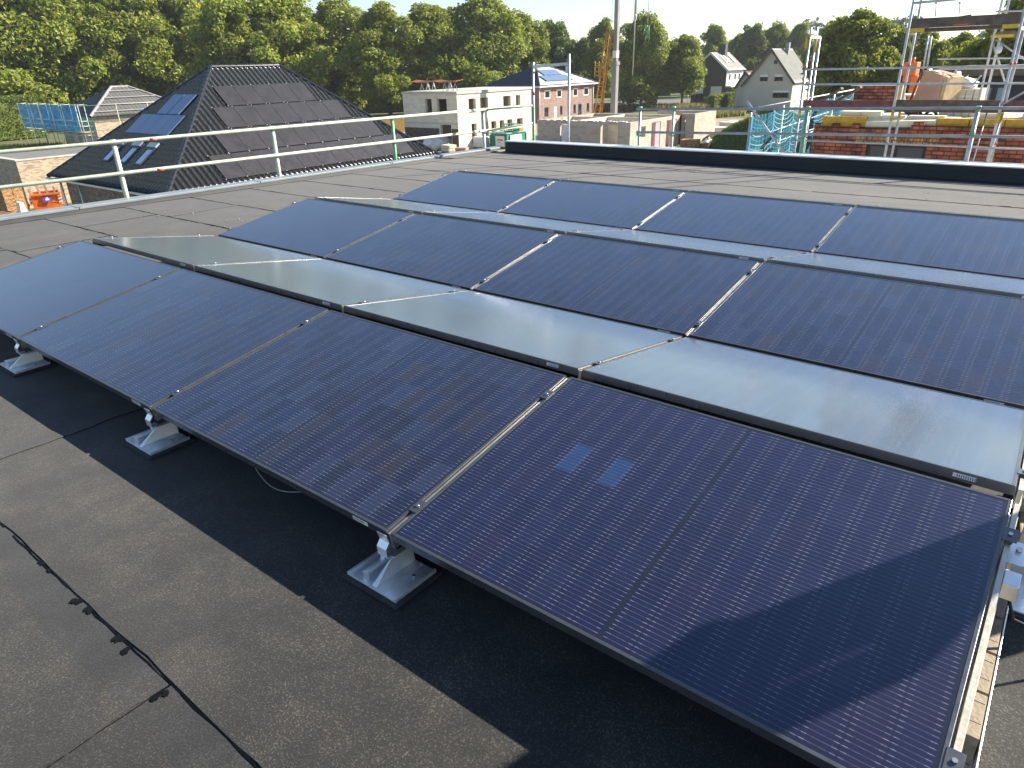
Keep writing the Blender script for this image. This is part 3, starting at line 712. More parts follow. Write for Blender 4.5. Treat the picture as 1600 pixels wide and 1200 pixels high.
for s in (-1, 1):
    mb = MB()
    for k in range(5): mb.hexa([sp(s*(hw-.02)-.13, -.03-.02*k, .62+k*.1), sp(s*(hw-.02)+.05, -.03-.02*k, .68+k*.1), sp(s*(hw-.02)+.05, -.02-.02*k, .68+k*.1), sp(s*(hw-.02)-.13, -.02-.02*k, .62+k*.1), sp(s*(hw-.02)-.13, -.05-.02*k, .72+k*.1), sp(s*(hw-.02)+.05, -.05-.02*k, .78+k*.1), sp(s*(hw-.02)+.05, -.04-.02*k, .78+k*.1), sp(s*(hw-.02)-.13, -.04-.02*k, .72+k*.1)], k % 2)
    mb.build('warning_stripes', [M['white_paint'], M['dark_red']], t_)
mb = MB()
for k in range(5): a = -hw*.6+k*.35; mb.bar(sp(a, .6, .5), sp(a-.3+.1*k, 1.2, hh+.3+.12*(k % 3)), .12, .05)
tag(mb.build('board_scraps', M['timber']), 'grey board scraps sticking up out of the orange skip', 'boards')
def pallet_stack(c, w_, dp_, hh_, m, label, grp, nm='brick_stack', rz=0., cat='brick stack'):
    t_ = thing(nm, c, label, cat, grp); c = Vector(c); ca, sa = math.cos(rz), math.sin(rz); ax, ay = Vector((ca, sa, 0)), Vector((-sa, ca, 0))
    mb = MB()
    for s in (-.45, 0, .45): mb.obox(c+ax*w_*s+Zv*.05, ax*.05, ay*dp_/2, Zv*.05)
    for k in range(5): mb.obox(c+ay*dp_*(k-2)/4.5+Zv*.115, ax*w_/2, ay*.05, Zv*.012)
    mb.build('pallet', M['timber_fresh'], t_)
    mb = MB(); nl = max(2, int(hh_/.2)); r_ = random.Random(int(abs(c.x*100)))
    for l in range(nl):
        for a in range(3):
            for b in range(2):
                j = r_.uniform(-.015, .015)
                mb.obox(c+ax*(w_*(a-1)/3+j)+ay*(dp_*(b-.5)/2+j)+Zv*(.135+(l+.5)*hh_/nl), ax*(w_/6-.008), ay*(dp_/4-.008), Zv*(hh_/nl/2-.006))
    mb.build('bricks', m, t_); return t_
pallet_stack(atz(27, 341), 1.25, 1.1, 1.75, M['brick_loose'], 'tall brick stack on a pallet left of the orange skip', 'brick stacks at the left')
pallet_stack(atz(9, 352), 1.1, 1.0, .6, M['brick_loose'], 'low brick stack on a pallet at the left picture edge', 'brick stacks at the left')
mb = MB(); c = atz(6, 345); mb.blob((c.x-1.2, c.y+1.2, G+.75), (.75, .7, .75), 3, .25); tag(mb.build('sack', M['bag_white']), 'white bulk bag behind the low brick stack at the left edge', 'bag')
mb = MB(); c = atz(42, 348); mb.hexa([(c.x-.3, c.y-.3, G), (c.x+.35, c.y-.3, G), (c.x+.35, c.y+.2, G), (c.x-.3, c.y+.2, G), (c.x-.45, c.y-.1, G+1.2), (c.x+.1, c.y-.1, G+1.2), (c.x+.1, c.y+.1, G+1.2), (c.x-.45, c.y+.1, G+1.2)]); tag(mb.build('insulation_roll', M['insul_pale']), 'pale yellow pack leaning between brick stack and orange skip', 'pack')
# ------------------------------------------------------------------ scaffolded house far left
ez1 = -2.4; e = atz(141, 183, ez1); hx, hy = e.x, e.y
t_ = thing('scaffolded_house', (hx-5.5, hy+7, G), 'house with battened hip roof behind blue netting at the far left', 'house')
mb = MB(); L1, L2 = 10., 12.5
mb.box(hx-L1+.5, hx-.5, hy+.5, hy+L2-.5, G, ez1-.05); mb.build('wall', M['brick_pale'], t_)
zt = aty(190, 136, hy+6).z; A0, A1 = (hx-L1/2, hy+5.2, zt), (hx-L1/2, hy+7.2, zt)
mb = MB(); tiled(mb, (hx, hy, ez1), (hx, hy+L2, ez1), A0, A1, .45, .5, .022, .09, .02); tiled(mb, (hx-L1, hy, ez1), (hx, hy, ez1), A0, A0, .6, .5, .06, .15)
tiled(mb, (hx, hy+L2, ez1), (hx-L1, hy+L2, ez1), A1, A1, .6, .5, .06, .3); tiled(mb, (hx-L1, hy+L2, ez1), (hx-L1, hy, ez1), A1, A0, .6, .5, .06, .3)
rf = mb.build('roof', pm('matt_dark_tile', (.05, .048, .05), .65, 0, .35, 2), t_)
fr = dict(A=Vector((hx, hy, ez1)), e=Y.copy(), up=(Vector((-L1/2, 0, zt-ez1))).normalized(), n=Vector((zt-ez1, 0, L1/2)).normalized())
Sl = math.hypot(L1/2, zt-ez1); mb = MB()
for k in range(4):
    tt = .6+k*1.35; a = 5.2*tt/Sl; b = L2-5.3*tt/Sl; slope_box(mb, fr, a+.3, b-.3, tt, tt+.12, .13, .19)
mb.build('battens', M['roof_grey'], rf)
mb = MB(); ridge_tiles(mb, A0, A1, .14); ridge_tiles(mb, (hx, hy, ez1), A0, .16); ridge_tiles(mb, (hx, hy+L2, ez1), A1, .14); mb.build('ridge_tiles', M['roof_grey'], rf)
mb = MB(); mb.box(hx-7, hx-5.9, hy+.47, hy+.5, G+.9, G+2.1); mb.build('window', M['pink_foil'], t_); mb = MB(); mb.box(hx-3.5, hx-2.4, hy+.47, hy+.5, G+.9, G+2.1); mb.build('window', M['pink_foil'], t_)
t_ = thing('scaffold', (hx-6, hy-.8, G), 'tall tube scaffold hung with blue netting at the far left house', 'scaffold')
sa = hy-.6; sb = hy-1.5; tops = aty(60, 163, sb).z; nb = aty(75, 203, sb).z
xsn = [aty(x_, 200, sb).x for x_ in (38, 56, 68, 87, 104, 126)]
for k, x_ in enumerate(xsn):
    for yy in (sa, sb):
        mb = MB(); mb.tube((x_, yy, G), (x_, yy, tops+.1), .035, n=6); mb.build('post', M['steel_green'], t_)
mb = MB()
for zz in (G+2, nb, nb+.6, nb+1.1, tops):
    for yy in (sa, sb): mb.tube((xsn[0], yy, zz), (xsn[-1]+.8, yy, zz), .03, n=6)
    for x_ in xsn: mb.tube((x_, sa, zz), (x_, sb, zz), .03, n=6)
mb.tube((xsn[0], sb-.03, G), (xsn[1], sb-.03, nb), .03, n=6); mb.tube((xsn[3], sb-.03, G+.2), (xsn[4], sb-.03, nb), .03, n=6)
for zz in (G+1.6, nb+.1, nb+1.1, tops-.1):
    mb.tube((xsn[-1], sb, zz), (hx+1.2, sb, zz), .03, n=6); mb.tube((hx+1.2, sb, zz), (hx+1.2, hy+12.5, zz), .03, n=6)
mb.build('ledgers', M['steel_green'], t_)
for yy in (hy-1.5, hy+2.5, hy+6, hy+10):
    mb = MB(); mb.tube((hx+1.2, yy, G), (hx+1.2, yy, tops), .035, n=6); mb.build('post', M['steel_green'], t_)
mb = MB(); mb.box(xsn[0], xsn[-1]+.8, sb, sa, nb-.06, nb-.01); mb.build('deck', M['timber'], t_)
mb = MB(); rg = random.Random(8); n = 60; zz0, zz1 = nb+.1, tops-.05
vs = []
for i in range(n+1):
    x_ = xsn[0]+(xsn[-1]-xsn[0])*i/n
    for j in range(7):
        vs.append((x_, sb+.05+.10*math.sin(i*.9+j*.8)+rg.gauss(0, .02), zz0+(zz1-zz0)*j/6-(.08*math.sin(i*math.pi/12)**2 if j == 6 else 0)))
fs = [(i*7+j, (i+1)*7+j, (i+1)*7+j+1, i*7+j+1) for i in range(n) for j in range(6)]
mb.add(vs, fs, 0, True)
def netmat(name, col, op):
    t = NT(name); p = t.pos(); c = t.ramp(t.noise(p, 1.6, 4), [(.3, tuple(q*.55 for q in col)), (.7, tuple(min(1, q*1.5) for q in col))])
    t.b.inputs['Alpha'].default_value = op; return t.fin(c, .7)
mb.build('net', netmat('blue_net_film', (.04, .32, .62), .85), t_)
# ------------------------------------------------------------------ white two storey shell
c = atz(718, 235); wx, wy = c.x, c.y
Wl = wx - aty(636, 235, wy).x; Wr = atx(831, 235, wx).y - wy; Hh = atx(718, 147, wx).z - G
t_ = thing('shell_building', (wx-Wl/2, wy+Wr/2, G), 'white two storey shell with empty window openings beneath the tree row', 'building')
def lx(x_): return Wl-(wx-aty(x_, 200, wy).x)
def ry(x_): return atx(x_, 200, wx).y-wy
z2 = Hh*.52
opl = [(lx(667), lx(677), z2+.75, Hh-.45), (lx(685), lx(700), z2+.75, Hh-.45), (lx(688), lx(705), .25, z2-.35)]
opr = [(ry(734), ry(745), z2+.7, Hh-.5), (ry(752), ry(764), z2+.7, Hh-.5), (ry(787.5), ry(799), z2+.7, Hh-.5), (ry(807), ry(814), z2+.7, Hh-.5),
       (ry(737), ry(745), .5, z2-.35), (ry(754), ry(763), .1, z2-.35), (ry(768), ry(776), .8, z2-.35), (ry(781), ry(788), .8, z2-.35), (ry(793), ry(801), .1, z2-.35), (ry(808), ry(817), .8, z2-.35)]
mb = MB()
wall_open(mb, (wx-Wl, wy, G), X, -Y, Wl, Hh, .36, opl); wall_open(mb, (wx, wy+.36, G), Y, X, Wr-.36, Hh, .36, [(max(0, a-.36), b-.36, c_, d_) for a, b, c_, d_ in opr])
wall_open(mb, (wx-.36, wy+Wr, G), -X, Y, Wl-.36, Hh, .36, [(1, 2.2, z2+.8, Hh-.5), (Wl-3, Wl-1.7, z2+.8, Hh-.5)]); wall_open(mb, (wx-Wl, wy+Wr-.36, G), -Y, -X, Wr-.72, Hh, .36, [(1.5, 3, .8, z2-.4), (3.6, 5, z2+.8, Hh-.5)])
mb.build('wall', M['block_white'], t_)
mb = MB(); mb.box(wx-Wl+.37, wx-.37, wy+.37, wy+Wr-.37, G+z2-.25, G+z2-.02); mb.build('floor_slab', M['concrete'], t_)
mb = MB(); mb.box(wx-Wl-.1, wx+.1, wy-.1, wy+Wr+.1, G+Hh+.003, G+Hh+.24); mb.build('roof_slab', M['concrete'], t_)
mb = MB(); k_ = lx(686)
mb.box(wx-Wl-.02, wx-Wl+k_, wy-.03, wy-.002, G, G+z2*.74); mb.box(wx-Wl+lx(706), wx-.02, wy-.03, wy-.002, G, G+z2*.74); mb.build('plinth', M['plinth'], t_)
mb = MB(); mb.box(wx-Wl-.01, wx, wy-.02, wy-.002, G+z2-.3, G+z2-.18); mb.build('string_course', M['concrete'], t_)
mb = MB(); mb.box(wx-Wl+3.2, wx-Wl+3.4, wy+1, wy+Wr-1, G, G+z2-.3); mb.box(wx-Wl+.6, wx-.6, wy+4.3, wy+4.5, G+z2, G+Hh-.05); mb.build('inner_wall', M['block_grey'], t_)
zt = G+Hh+.24
t_ = thing('formwork_boards', (wx-3, wy+1, zt), 'orange formwork boards lying across trestles on the white shell roof', 'boards')
a, b = aty(645, 131, wy+1.2), aty(716, 130, wy+1.2); zz = zt+.95
mb = MB()
for k in range(3):
    sag = [Vector((a.x+(b.x-a.x)*i/6+.05*k, wy+1.+.35*k, zz+.05*k-.10*math.sin(math.pi*((i/6*2) % 1)))) for i in range(7)]
    for p, q in zip(sag, sag[1:]): mb.bar(p, q, .3, .05)
mb.build('board', M['orange_ply'], t_)
for fx_ in (.25, .38, .75, .85):
    mb = MB(); x_ = a.x+(b.x-a.x)*fx_
    for s in (-1, 1):
        for yy in (wy+.9, wy+1.8): mb.tube((x_+s*.28, yy, zt), (x_, yy, zz-.12), .03, n=6)
    mb.build('trestle', M['cap_metal'], t_)
# ------------------------------------------------------------------ red-brown brick house with hip roof
ez = -1.2; c = atz(843, 135, ez); bx_, by_ = c.x, c.y
Bl = bx_-aty(752, 138, by_).x; Br = atx(934, 129, bx_).y-by_
t_ = thing('brick_house', (bx_-Bl/2, by_+Br/2, G), 'red brown brick house with blue black hip roof behind the white shell', 'house')
mb = MB(); i = .5
win = []
ops = []
yl = lambda x_: atx(x_, 150, bx_-i).y-(by_+i)
for a, b in ((851, 860), (870, 878), (895.5, 903), (912, 920)): ops.append((yl(a), yl(b), 3.25, 4.35))
lo = []
for a, b in ((850.5, 857), (866, 871.5), (875, 879), (896, 900), (903.5, 909), (917, 921)): lo.append((yl(a), yl(b), .3 if a in (866, 903.5) else .75, 2.1))
wall_open(mb, (bx_-i, by_+i, G), Y, X, Br-2*i, ez-G-.05, .3, ops+lo); wall_open(mb, (bx_-Bl+i, by_+i, G), X, -Y, Bl-2*i-.3, ez-G-.05, .3)
wall_open(mb, (bx_-i-.3, by_+Br-i, G), -X, Y, Bl-2*i-.3, ez-G-.05, .3); wall_open(mb, (bx_-Bl+i, by_+Br-i-.3, G), -Y, -X, Br-2*i-.6, ez-G-.05, .3)
mb.build('wall', M['brick_house'], t_)
for a in ops: window(t_, (bx_-i, by_+i, G), Y, X, *a, M['white_paint'], mull=0, fw=.14, depth=-.02, shutter=.12)
for k, a in enumerate(lo): window(t_, (bx_-i, by_+i, G), Y, X, *a, M['white_paint'] if k == 1 else M['shutter'], M['white_paint'] if k == 1 else None, mull=0, fw=.10, depth=-.05)
zt = atx(830, 102.5, bx_-Bl/2).z; rn = min(Bl, Br)/2
A0, A1 = (bx_-Bl/2, by_+Br*.42, zt), (bx_-Bl/2, by_+Br*.56, zt)
mb = MB(); frr = tiled(mb, (bx_, by_, ez), (bx_, by_+Br, ez), A0, A1, .6, .5, .05, .15); tiled(mb, (bx_-Bl, by_, ez), (bx_, by_, ez), A0, A0, .6, .5, .05, .15)
tiled(mb, (bx_, by_+Br, ez), (bx_-Bl, by_+Br, ez), A1, A1, .6, .5, .05, .3); tiled(mb, (bx_-Bl, by_+Br, ez), (bx_-Bl, by_, ez), A1, A0, .6, .5, .05, .3)
rf = mb.build('roof', M['roof_tile_blue'], t_)
mb = MB(); ridge_tiles(mb, A0, A1, .14); ridge_tiles(mb, (bx_, by_, ez), A0, .14); ridge_tiles(mb, (bx_, by_+Br, ez), A1, .14); mb.build('ridge_tiles', M['roof_tile_blue'], rf)
for t0, s0, n in ((1.1, Br*.2, 6), (2.8, Br*.3, 4)):
    for k in range(n):
        mb = MB(); slope_box(mb, frr, s0+k*1.15, s0+k*1.15+1.1, t0, t0+1.6, .12, .17); mb.build('roof_solar_panel', M['collector'], t_)
mb = MB(); mb.box(bx_-Bl, bx_+.12, by_-.12, by_, ez-.16, ez+.02); mb.box(bx_, bx_+.12, by_, by_+Br, ez-.16, ez+.02); mb.box(bx_-.5, bx_, by_+.5, by_+Br, ez-.1, ez-.04); mb.build('gutter', M['white_paint'], t_)
for yy in (by_+i+.05, by_+Br-i-.1):
    mb = MB(); mb.tube((bx_-i+.08, yy, G), (bx_-i+.08, yy, ez-.35), .06, n=8); mb.tube((bx_-i+.08, yy, ez-.35), (bx_+.05, yy, ez-.12), .06, n=8); mb.build('downpipe', M['white_paint'], t_)
# ------------------------------------------------------------------ grey block ground floor under construction
c = atz(983, 243); kx, ky = c.x, c.y; kh = atx(983, 192, kx).z-G
Kl = kx-aty(840, 240, ky).x; f2 = atx(1062, 225, kx).y-ky
t_ = thing('block_walls', (kx-Kl/2, ky+f2/2, G), 'roofless ground floor walls of grey and cream blocks with open doorways', 'building')
lx = lambda x_: Kl-(kx-aty(x_, 220, ky).x); ry = lambda x_: atx(x_, 220, kx).y-ky
th = .36; mb = MB()
wall_open(mb, (kx-Kl, ky, G), X, -Y, Kl, kh, th, [(lx(875), lx(889), .9, kh-.3), (lx(938), lx(965), .0, kh-.25)])
wall_open(mb, (kx, ky+th, G), Y, X, f2-th, kh, th, [(ry(999)-th, ry(1008)-th, 1.4, kh-.5), (ry(1017)-th, ry(1031)-th, 0, kh-.3), (ry(1040)-th, ry(1056)-th, 0, kh-.3)])
wall_open(mb, (kx-Kl, ky+f2, G), -Y, -X, f2-th, kh, th, [(3, 4.5, .9, kh-.3)]); wall_open(mb, (kx, ky+f2, G), -X, Y, Kl-th, kh, th, [(3, 5, .9, kh-.3)])
# wing that projects to the right
px0 = kx; wg = aty(1083, 222, ky+f2).x-kx; wd = atx(1115, 222, kx+wg).y-(ky+f2)
wall_open(mb, (kx+.002, ky+f2, G), X, -Y, wg, kh+.12, th, [(wg*.25, wg*.85, 0, kh-.35)]); wall_open(mb, (kx+wg, ky+f2+th, G), Y, X, wd-th, kh+.12, th)
wall_open(mb, (kx+wg-th, ky+f2+wd, G), -X, Y, Kl*.6, kh+.1, th); 
mb.build('wall', M['block_grey'], t_)
mb = MB(); wall_open(mb, (kx-Kl*.6, ky+th+.01, G), Y, X, f2-2*th-.02, kh-.02, .2, [(2, 3.2, 0, 2.2)]); wall_open(mb, (kx-Kl+th+.01, ky+f2*.55, G), X, -Y, Kl*.4-th-.23, kh-.03, .2, [(1, 2.1, 0, 2.2)]); wall_open(mb, (kx-Kl*.6+.01, ky+f2*.62, G), X, -Y, Kl*.6-th-.02, kh-.04, .2, [(1.5, 2.6, 0, 2.2)]); mb.build('inner_wall', M['block_white'], t_)
mb = MB(); rg = random.Random(3)
for k in range(26):
    a = rg.uniform(.1, Kl-.6); mb.box(kx-Kl+a, kx-Kl+a+rg.uniform(.25, .5), ky+.03, ky+.33, G+kh+.002, G+kh+rg.uniform(.03, .09))
mb.build('top_mortar', M['bag_white'], t_)
mb = MB(); mb.box(kx+wg*.3, kx+wg*.8, ky+f2+.1, ky+f2+.16, G, G+kh-.4); mb.build('door', M['render_beige'], t_)
for a, b in ((1024, 1031), (1048, 1056)):
    mb = MB(); mb.box(kx-.3, kx-.05, ky+ry(a), ky+ry(b), G, G+kh-.35); mb.build('wrapped_reveal', M['pink_foil'], t_)
mb = MB(); vs = []; rg = random.Random(6)
for i in range(7):
    for j in range(8): vs.append((kx-Kl+lx(876)+(lx(888)-lx(876))*i/6, ky+.12+rg.uniform(-.05, .05), G+.95+(kh-1.3)*j/7))
mb.add(vs, [(i*8+j, (i+1)*8+j, (i+1)*8+j+1, i*8+j+1) for i in range(6) for j in range(7)], 0, True); mb.build('window_foil', M['bag_white'], t_)
# crane
M['crane_grey'] = pm('crane_grey', (.25, .245, .235), .5, .2, .12, 1)
cD = 84; r0 = ray(960, 150); r0.z = 0; r0.normalize(); cb = Vector((CAM.x, CAM.y, G))+r0*cD
t_ = thing('crane', cb, 'grey crane mast with orange lattice ladder rising out of the picture', 'crane')
mb = MB(); mb.box(cb.x-.29, cb.x+.29, cb.y-.29, cb.y+.29, G, G+7.9); mb.box(cb.x-.22, cb.x+.22, cb.y-.22, cb.y+.22, G+7.9, G+28); mb.box(cb.x-.35, cb.x+.35, cb.y-.35, cb.y+.35, G+7.6, G+7.95)
mb.build('mast', M['crane_grey'], t_)
mb = MB(); mb.box(cb.x-.25, cb.x+.25, cb.y-.25, cb.y+.25, G+8.3, G+9.0); mb.build('collar', M['white_paint'], t_)
mb = MB(); e1 = Vector((-1.05, -.85, 0)); e2 = Vector((-.45, -.35, 0)); e3 = Vector((-.55, -.95, 0))
ft, tp = [cb+e1*1.9, cb+e2*1.9+e1*.4, cb+e3*1.9], [cb+e1*.75+Zv*11, cb+e2*.8+Zv*11, cb+e3*.75+Zv*11]
for a, b in zip(ft, tp): mb.tube(a, b, .07, n=6)
for k in range(12):
    f_ = k/12; p = [a.lerp(b, f_) for a, b in zip(ft, tp)]; q = [a.lerp(b, f_+1/12) for a, b in zip(ft, tp)]
    for i in range(3): mb.tube(p[i], q[(i+1) % 3], .035, n=5); mb.tube(p[i], p[(i+1) % 3], .035, n=5)
mb.build('lattice_ladder', M['orange_ply'] if 0 else pm('orange_yellow_lattice', (.62, .27, .03), .5), t_)
mb = MB(); mb.tube(cb+Vector((-.9, -.7, 7.6)), cb+Vector((-1.7, -1.3, 7.6)), .05, n=6)
for k in range(4): mb.tube(cb+Vector((-1.0, -.8, 6.6+.4*k)), cb+Vector((-1.75, -1.35, 6.6+.4*k)), .04, n=6)
for q in (Vector((-1.75, -1.35, 0)), Vector((-1.0, -.8, 0)), Vector((-1.4, -1.1, 0))): mb.tube(cb+q+Zv*6.4, cb+q+Zv*8.0, .04, n=6)
mb.build('platform', pm('yellow_platform', (.62, .36, .04), .5), t_)
def hang(px_, ytop, ybot, D, r, name, m, label, cat, ysw=None):
    r0 = ray(px_, 60); r0 /= math.hypot(r0.x, r0.y); p = CAM+r0*D
    def zz(y_):
        q = ray(px_, y_); q /= math.hypot(q.x, q.y); return CAM.z+q.z*D
    mb = MB(); mb.tube((p.x, p.y, zz(ybot)), (p.x, p.y, zz(ytop)), r, n=6)
    if ysw: mb.tube((p.x, p.y, zz(ysw)), (p.x, p.y, zz(ytop)), r*2.4, n=6); mb.blob((p.x, p.y, zz(ysw)), (r*3.4, r*3.4, r*6), 1, .1)
    return tag(mb.build(name, m), label, cat), p, zz
o, p, zz = hang(991, -60, 118, 80, .05, 'hoist_rope', M['steel'], 'long hoist rope with thick upper section right of the crane mast', 'rope', 26)
hang(955, -60, 36, 83, .022, 'guy_rope', M['steel'], 'thin rope hanging left of the crane mast', 'rope')
o, p, zz = hang(1011, -60, 38, 80, .03, 'sling_rope', M['steel'], 'short rope carrying a green sling before the tree', 'rope')
mb = MB(); pts = []
for k in range(13): a = 2*math.pi*k/12; pts.append((p.x+.5*math.sin(a)*.8, p.y+.3*math.sin(a), zz(46)+.62*math.cos(a)))

rg = random.Random(31); vs = []
for i in range(7):
    for j in range(4): vs.append((p.x+(.12+.06*i)*(j/3-.5)*1.6*(1-.5*(i > 4))+rg.uniform(-.08, .08), p.y+rg.uniform(-.15, .15), zz(38)-.05-.2*i+rg.uniform(-.08, .08)))
mb.add(vs, [(4*i+j, 4*i+4+j, 4*i+5+j, 4*i+1+j) for i in range(6) for j in range(3)]); mb.path([vs[0], vs[12], vs[24], (p.x-.35, p.y, zz(38)-1.9)], .03, 5); mb.path([vs[3], vs[15], vs[27], (p.x+.1, p.y, zz(38)-1.7)], .03, 5); tag(mb.build('sling', M['green_paint']), 'bright green load sling hanging before the middle tree', 'sling')
# ------------------------------------------------------------------ houses across the road
D_ = 125.
def hz(x_, y_, D):
    q = ray(x_, y_); q /= math.hypot(q.x, q.y); return CAM+q*D
c = hz(1238, 165, 128); c.z = G; ex, ey = c.x, c.y
def lx(x_): return aty(x_, 150, ey).x
gl, gr = lx(1158), lx(1240); pk = aty(1207, 76, ey); el = aty(1158, 134, ey).z; er = aty(1238, 130, ey).z
rb = atx(1236, 74, pk.x).y; rb = max(ey+9, min(rb, ey+14))
t_ = thing('gable_house', (pk.x, ey+5, G), 'beige rendered house with steep gable and pale roof across the road', 'house')
mb = MB(); wl, wr = gl+.35, gr-.35
prof = [(wl, ey, G), (wr, ey, G), (wr, ey, er+.2), (pk.x, ey, pk.z-.25), (wl, ey, el+.2)]
mb.prism(prof, Y*(rb-ey)); mb.build('wall', M['render_beige'], t_)
mb = MB(); tiled(mb, (gr, ey-.4, er), (gr, rb+.4, er), (pk.x, ey-.4, pk.z), (pk.x, rb+.4, pk.z), .5, .7, .04, .12, .05); tiled(mb, (gl, rb+.4, el), (gl, ey-.4, el), (pk.x, rb+.4, pk.z), (pk.x, ey-.4, pk.z), .5, .5, .04, .2, .02)
rf = mb.build('roof', M['roof_grey'], t_)
mb = MB()
for (xa, za) in ((gr, er), (gl, el)): mb.bar((xa, ey-.42, za-.12), (pk.x, ey-.42, pk.z-.12), .12, .34)
mb.build('barge_board', M['timber_dark'], t_)
mb = MB(); mb.box(pk.x+.3, pk.x+.9, ey+5, ey+5.6, pk.z-.9, pk.z+.9); mb.build('chimney', M['roof_grey'], rf)
for (a, b, zt_, zb_, ml, sh) in ((1203, 1208.5, 94, 100, 1, 0), (1184.5, 1196.5, 117, 127, 1, .3), (1207, 1220, 117, 127, 1, .3), (1207, 1232, 142, 153, 2, .25)):
    window(t_, (0, ey, 0), X, -Y, lx(a), lx(b), aty(1200, zb_, ey).z, aty(1200, zt_, ey).z, M['timber_dark'], None, .03, ml, fw=.12, shutter=sh)
an = thing('annex', (gl-1, ey+4, G), 'low beige annex with dark gable edge on the left of the steep gable house', 'annex')
p2 = aty(1165.5, 112, ey+2.5); l2 = aty(1148, 139, ey+2.5)
mb = MB(); mb.prism([(l2.x+.2, ey+2.5, G), (gl+.34, ey+2.5, G), (gl+.34, ey+2.5, p2.z-1.0), (p2.x, ey+2.5, p2.z-.2), (l2.x+.2, ey+2.5, l2.z)], Y*6); mb.build('wall', M['render_beige'], an)
mb = MB(); mb.bar((l2.x, ey+2.4, l2.z), (p2.x, ey+2.4, p2.z), .5, .3); mb.bar((p2.x, ey+2.4, p2.z), (gl+.3, ey+2.4, p2.z-1.0), .5, .3); mb.hexa([(l2.x, ey+2.7, l2.z-.1), (p2.x, ey+2.7, p2.z-.1), (p2.x, ey+8.6, p2.z-.1), (l2.x, ey+8.6, l2.z-.1), (l2.x, ey+2.7, l2.z+.1), (p2.x, ey+2.7, p2.z+.1), (p2.x, ey+8.6, p2.z+.1), (l2.x, ey+8.6, l2.z+.1)]); mb.build('roof', M['timber_dark'], an)
# dark brick house left of it
c = hz(1137, 165, 150); ex, ey = c.x, c.y
pk = aty(1112, 82, ey); er = aty(1138, 109, ey); gl = aty(1098, 150, ey).x
yr = atx(1162, 120, er.x).y
t_ = thing('dark_brick_house', (pk.x, ey+5, G), 'dark brick gable house with white upper storey and three skylights across the road', 'house')
le_z = pk.z-(pk.x-gl)*(pk.z-er.z)/(er.x-pk.x)
mb = MB(); mb.prism([(gl, ey, G), (er.x-.3, ey, G), (er.x-.3, ey, er.z+.1), (pk.x, ey, pk.z-.2), (gl, ey, le_z-.1)], Y*(yr-ey)); mb.build('wall', M['brick_dark'], t_)
mb = MB(); tiled(mb, (er.x+.3, ey-.4, er.z-.2), (er.x+.3, yr+.4, er.z-.2), (pk.x, ey-.4, pk.z), (pk.x, yr+.4, pk.z), .6, .8, .05, .15, .06); tiled(mb, (gl-.4, yr+.4, le_z-.3), (gl-.4, ey-.4, le_z-.3), (pk.x, yr+.4, pk.z), (pk.x, ey-.4, pk.z), .6, .6, .05, .3)
rf = mb.build('roof', M['roof_grey'], t_)
fr = dict(A=Vector((er.x+.3, ey-.4, er.z-.2)), e=Y.copy()); up = Vector((pk.x, ey-.4, pk.z))-fr['A']; Sl = up.length; fr['up'] = up/Sl; fr['n'] = Y.cross(fr['up']);
if fr['n'].z < 0: fr['n'] = -fr['n']
Ly = yr-ey+.8
for k in range(3):
    mb = MB(); s = Ly*.24+Ly*.16*k+(1.2 if k == 2 else 0); slope_box(mb, fr, s, s+Ly*.08, Sl*.42, Sl*.80, .1, .2); mb.build('skylight', M['white_paint'], t_)
mb = MB(); yy = ey+Ly*.42; mb.box(pk.x-.2, pk.x+1.1, yy, yy+1.1, pk.z-1, pk.z+1.5); mb.build('chimney', M['slate'], rf)
mb = MB(); mb.bar((er.x+.3, ey-.42, er.z-.3), (pk.x, ey-.42, pk.z-.1), .14, .34); mb.bar((gl-.4, ey-.42, le_z-.4), (pk.x, ey-.42, pk.z-.1), .14, .34); mb.build('barge_board', M['white_paint'], t_)
zf = aty(1138, 134, ey).z; mb = MB(); mb.box(er.x-.3, er.x-.2, ey, yr-.05, zf, er.z-.25); mb.box(er.x-.3, er.x+.9, ey, yr-.05, zf-.25, zf-.02); mb.build('white_storey', M['white_paint'], t_)
for k in (.12, .45, .7): window(t_, (er.x-.2, ey, 0), Y, X, (yr-ey)*k, (yr-ey)*(k+.12), zf+.9, zf+2.1, M['white_paint'], None, .05, 0, fw=.1)
ga = aty(1111, 135, ey); gb = aty(1127, 145, ey); mb = MB(); mb.box(ga.x, gb.x, ey-.06, ey-.005, G+.1, ga.z); mb.build('garage_door', M['white_paint'], t_)
t_ = thing('porch', (gl-6, ey+1, G), 'dark brick porch with white flat roof edge left of the dark brick house', 'porch')
mb = MB(); a = aty(1078, 150, ey).x; b = gl-.02; zz = aty(1090, 143, ey).z
mb.box(a, b, ey+.4, ey+4, G, zz-.4); mb.build('wall', M['brick_dark'], t_); mb = MB(); mb.box(a-.2, b, ey+.1, ey+4.2, zz-.395, zz); mb.build('roof_edge', M['white_paint'], t_)
mb = MB(); mb.box(a+1.2, a+3.2, ey+.34, ey+.395, G+1, zz-.6); mb.build('window', M['pane'], t_)
